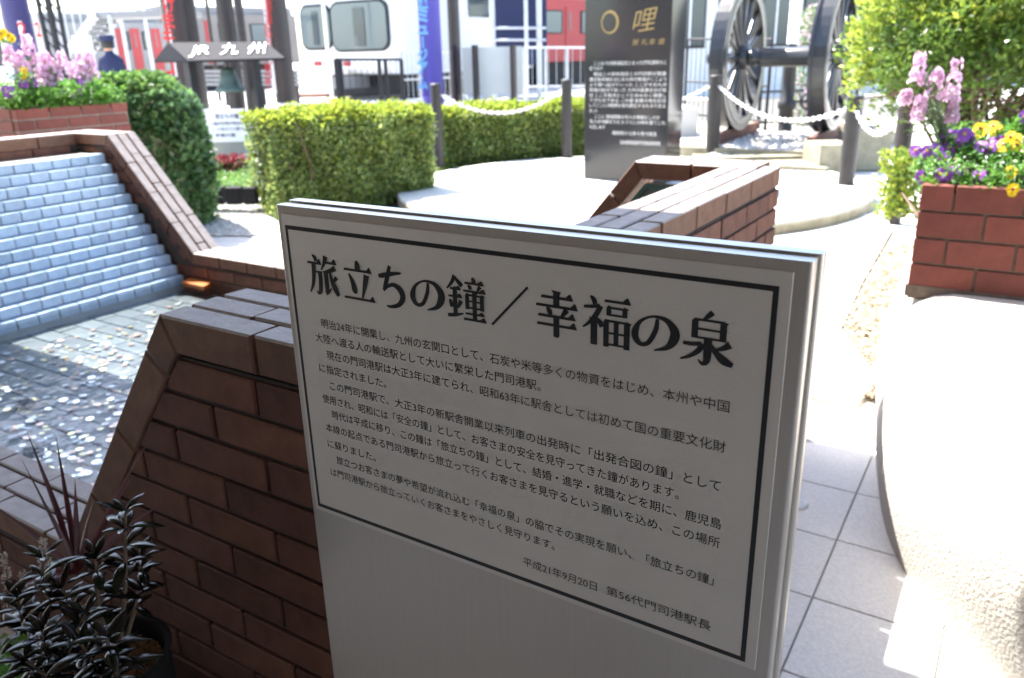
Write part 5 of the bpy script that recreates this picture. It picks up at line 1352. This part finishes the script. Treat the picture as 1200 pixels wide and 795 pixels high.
def dark_plant(base, tips, label):
    th = thing('leafy_plant', label, 'plant', tuple(base), 'glossy dark plants in the pots')
    for ti, tip in enumerate(tips):
        b0 = Vector(base); tip = Vector(tip); mid = b0.lerp(tip, .55) + V(rnd(-.01, .01), rnd(-.01, .01), -.01)
        MB().tube([b0, mid, tip], [.0035, .003, .0018], 6).build('stem', MT['bark'], th)
        dirn = (tip - mid).normalized(); nodes = 5
        for k in range(nodes):
            t = k / (nodes - 1); c = mid.lerp(tip, .1 + .9 * t); m = 5 if k > 2 else 3
            for j in range(m):
                a = 2 * math.pi * j / m + k * 1.1 + rnd(-.3, .3); pit = (-.05 + .75 * t ** 2.5) + rnd(-.15, .15)
                d = V(math.cos(a) * math.cos(pit), math.sin(a) * math.cos(pit), math.sin(pit)) + dirn * .15
                s_ = rnd(.8, 1.15) * (1 - .35 * t ** 3)
                qd = d.to_track_quat('X', 'Z')
                o = link('leaf', random.choice(LM), th, c - Vector(base)); o.rotation_euler = qd.to_euler(); o.scale = (s_, s_, s_)
def PL(px, py, y): return PY(px, py, y)
dark_plant(PL(140, 775, .50), [PL(147, 600, .52), PL(112, 655, .49), PL(165, 655, .56), PL(72, 690, .47)], 'glossy dark leaved plant rising from the granule pot')
dark_plant(PL(50, 800, .45), [PL(50, 655, .47), PL(20, 700, .43), PL(100, 720, .44), PL(48, 740, .40)], 'glossy dark leaved plant at the lower left corner')
dark_plant(PL(140, 840, .42), [PL(95, 755, .40), PL(125, 750, .42), PL(30, 775, .38)], 'glossy dark leaved plant nearest the bottom edge')
# red blades
rb = thing('red_cordyline', 'burgundy spiky plant with upright blades in front of the brick slope', 'plant', tuple(PL(85, 680, .60)))
bb = PL(88, 672, .60)
for px, py, y, w_ in ((30, 502, .60, .011), (65, 508, .63, .009), (25, 538, .58, .007), (88, 560, .62, .009), (-20, 585, .55, .010), (155, 560, .66, .006), (178, 512, .66, .0028), (190, 590, .64, .006), (20, 690, .5, .01), (60, 600, .56, .008), (110, 585, .67, .006)):
    tip = PL(px, py, y); mid = bb.lerp(tip, .5) + V(0, 0, .012); q = MB(); vs = []
    sd_ = (tip - bb).cross(V(0, 1, 0)).normalized(); up_ = sd_.cross((tip - bb).normalized())
    for i in range(9):
        t = i / 8; c = bb * (1 - t) ** 2 + mid * 2 * t * (1 - t) + tip * t * t; ww = 2.7 * w_ * (.55 + .9 * t if t < .4 else (1 - t) * 1.52) / 1
        vs += [c - sd_ * ww / 2 + up_ * ww * .2, c, c + sd_ * ww / 2 + up_ * ww * .2]
    q.add(vs, [f for i in range(8) for f in ((i * 3, i * 3 + 1, i * 3 + 4, i * 3 + 3), (i * 3 + 1, i * 3 + 2, i * 3 + 5, i * 3 + 4))], 0, True)
    q.build('blade', MT['cord'], rb)
# cream racemes
for (pxt, pyt, pxb_, pyb_, lab) in ((4, 648, 22, 760, 'cream flower spike at the left edge'), (50, 632, 58, 700, 'short cream flower spike beside the burgundy blades'), (26, 668, 36, 760, 'drooping cream flower spike below the edge one')):
    a_ = PL(pxb_, pyb_, .50); b2 = PL(pxt, pyt, .50); th = thing('foam_flower', lab, 'flowers', tuple(a_), 'cream flower spikes at lower left')
    MB().tube([a_, b2], .001, 5).build('stem', MT['bark'], th); q = MB()
    for k in range(150):
        t = rnd(.35, 1.0); c = a_.lerp(b2, t) + V(rnd(-1, 1), rnd(-1, 1), rnd(-.6, .6)) * .013 * (1.25 - t)
        for j in range(3): q.leaf(c, V(rnd(-1, 1), rnd(-1, 1), rnd(-1, 1)), V(0, 0, 1), .0035, .0025)
    q.build('florets', MT['tiarella'], th)
# light green foliage at the very corner
q = MB(); q2 = PL(8, 770, .42)
lg = thing('light_leaf_clump', 'light green round leaves in the lower left corner', 'plant', tuple(q2))
for k in range(60): q.leaf(PL(rnd(-15, 22), rnd(745, 800), rnd(.38, .5)), V(rnd(-1, 1), rnd(-1, 1), rnd(-.2, .6)), V(0, 0, 1), .02, .018)
q.build('foliage', MT['pansyleaf'], lg)
# round steel cover near the sign
for px, py, lab in ((944, 512, 'small round metal cover set in the bright paving'), (932, 590, 'round metal foot beside the notice board edge')):
    p = PZ(px, py, .013); q = MB(); q.lathe([(0, .008), (.03, .008), (.036, .004), (.04, 0)], p, 24); tag(q.build('metal_cover', MT['steelw']), lab, 'metal cover')

# ================================================================ STATION CANOPY OVER THE VIEWER
cp = thing('station_canopy', 'unseen dark canopy and back wall of the station behind the viewer, plus an added light-blocking side wall', 'canopy', (0, -1, 0))
EDGE = 1.70 + 3.0 * SY
MB().box(-9, 7, -4.2, EDGE, 3.0, 3.15).build('roof', MT['roofm'], cp)
MB().box(-9, 7, -4.4, -4.0, 0, 3.0).build('back_wall', MT['unseenwall'], cp)  # unseen; blocks light from behind the viewer
MB().box(-3.2, -3.05, -4.0, -.3, 0, 3.0).build('light_block_wall', MT['unseenwall'], cp)  # unseen wall added to cut light from the left
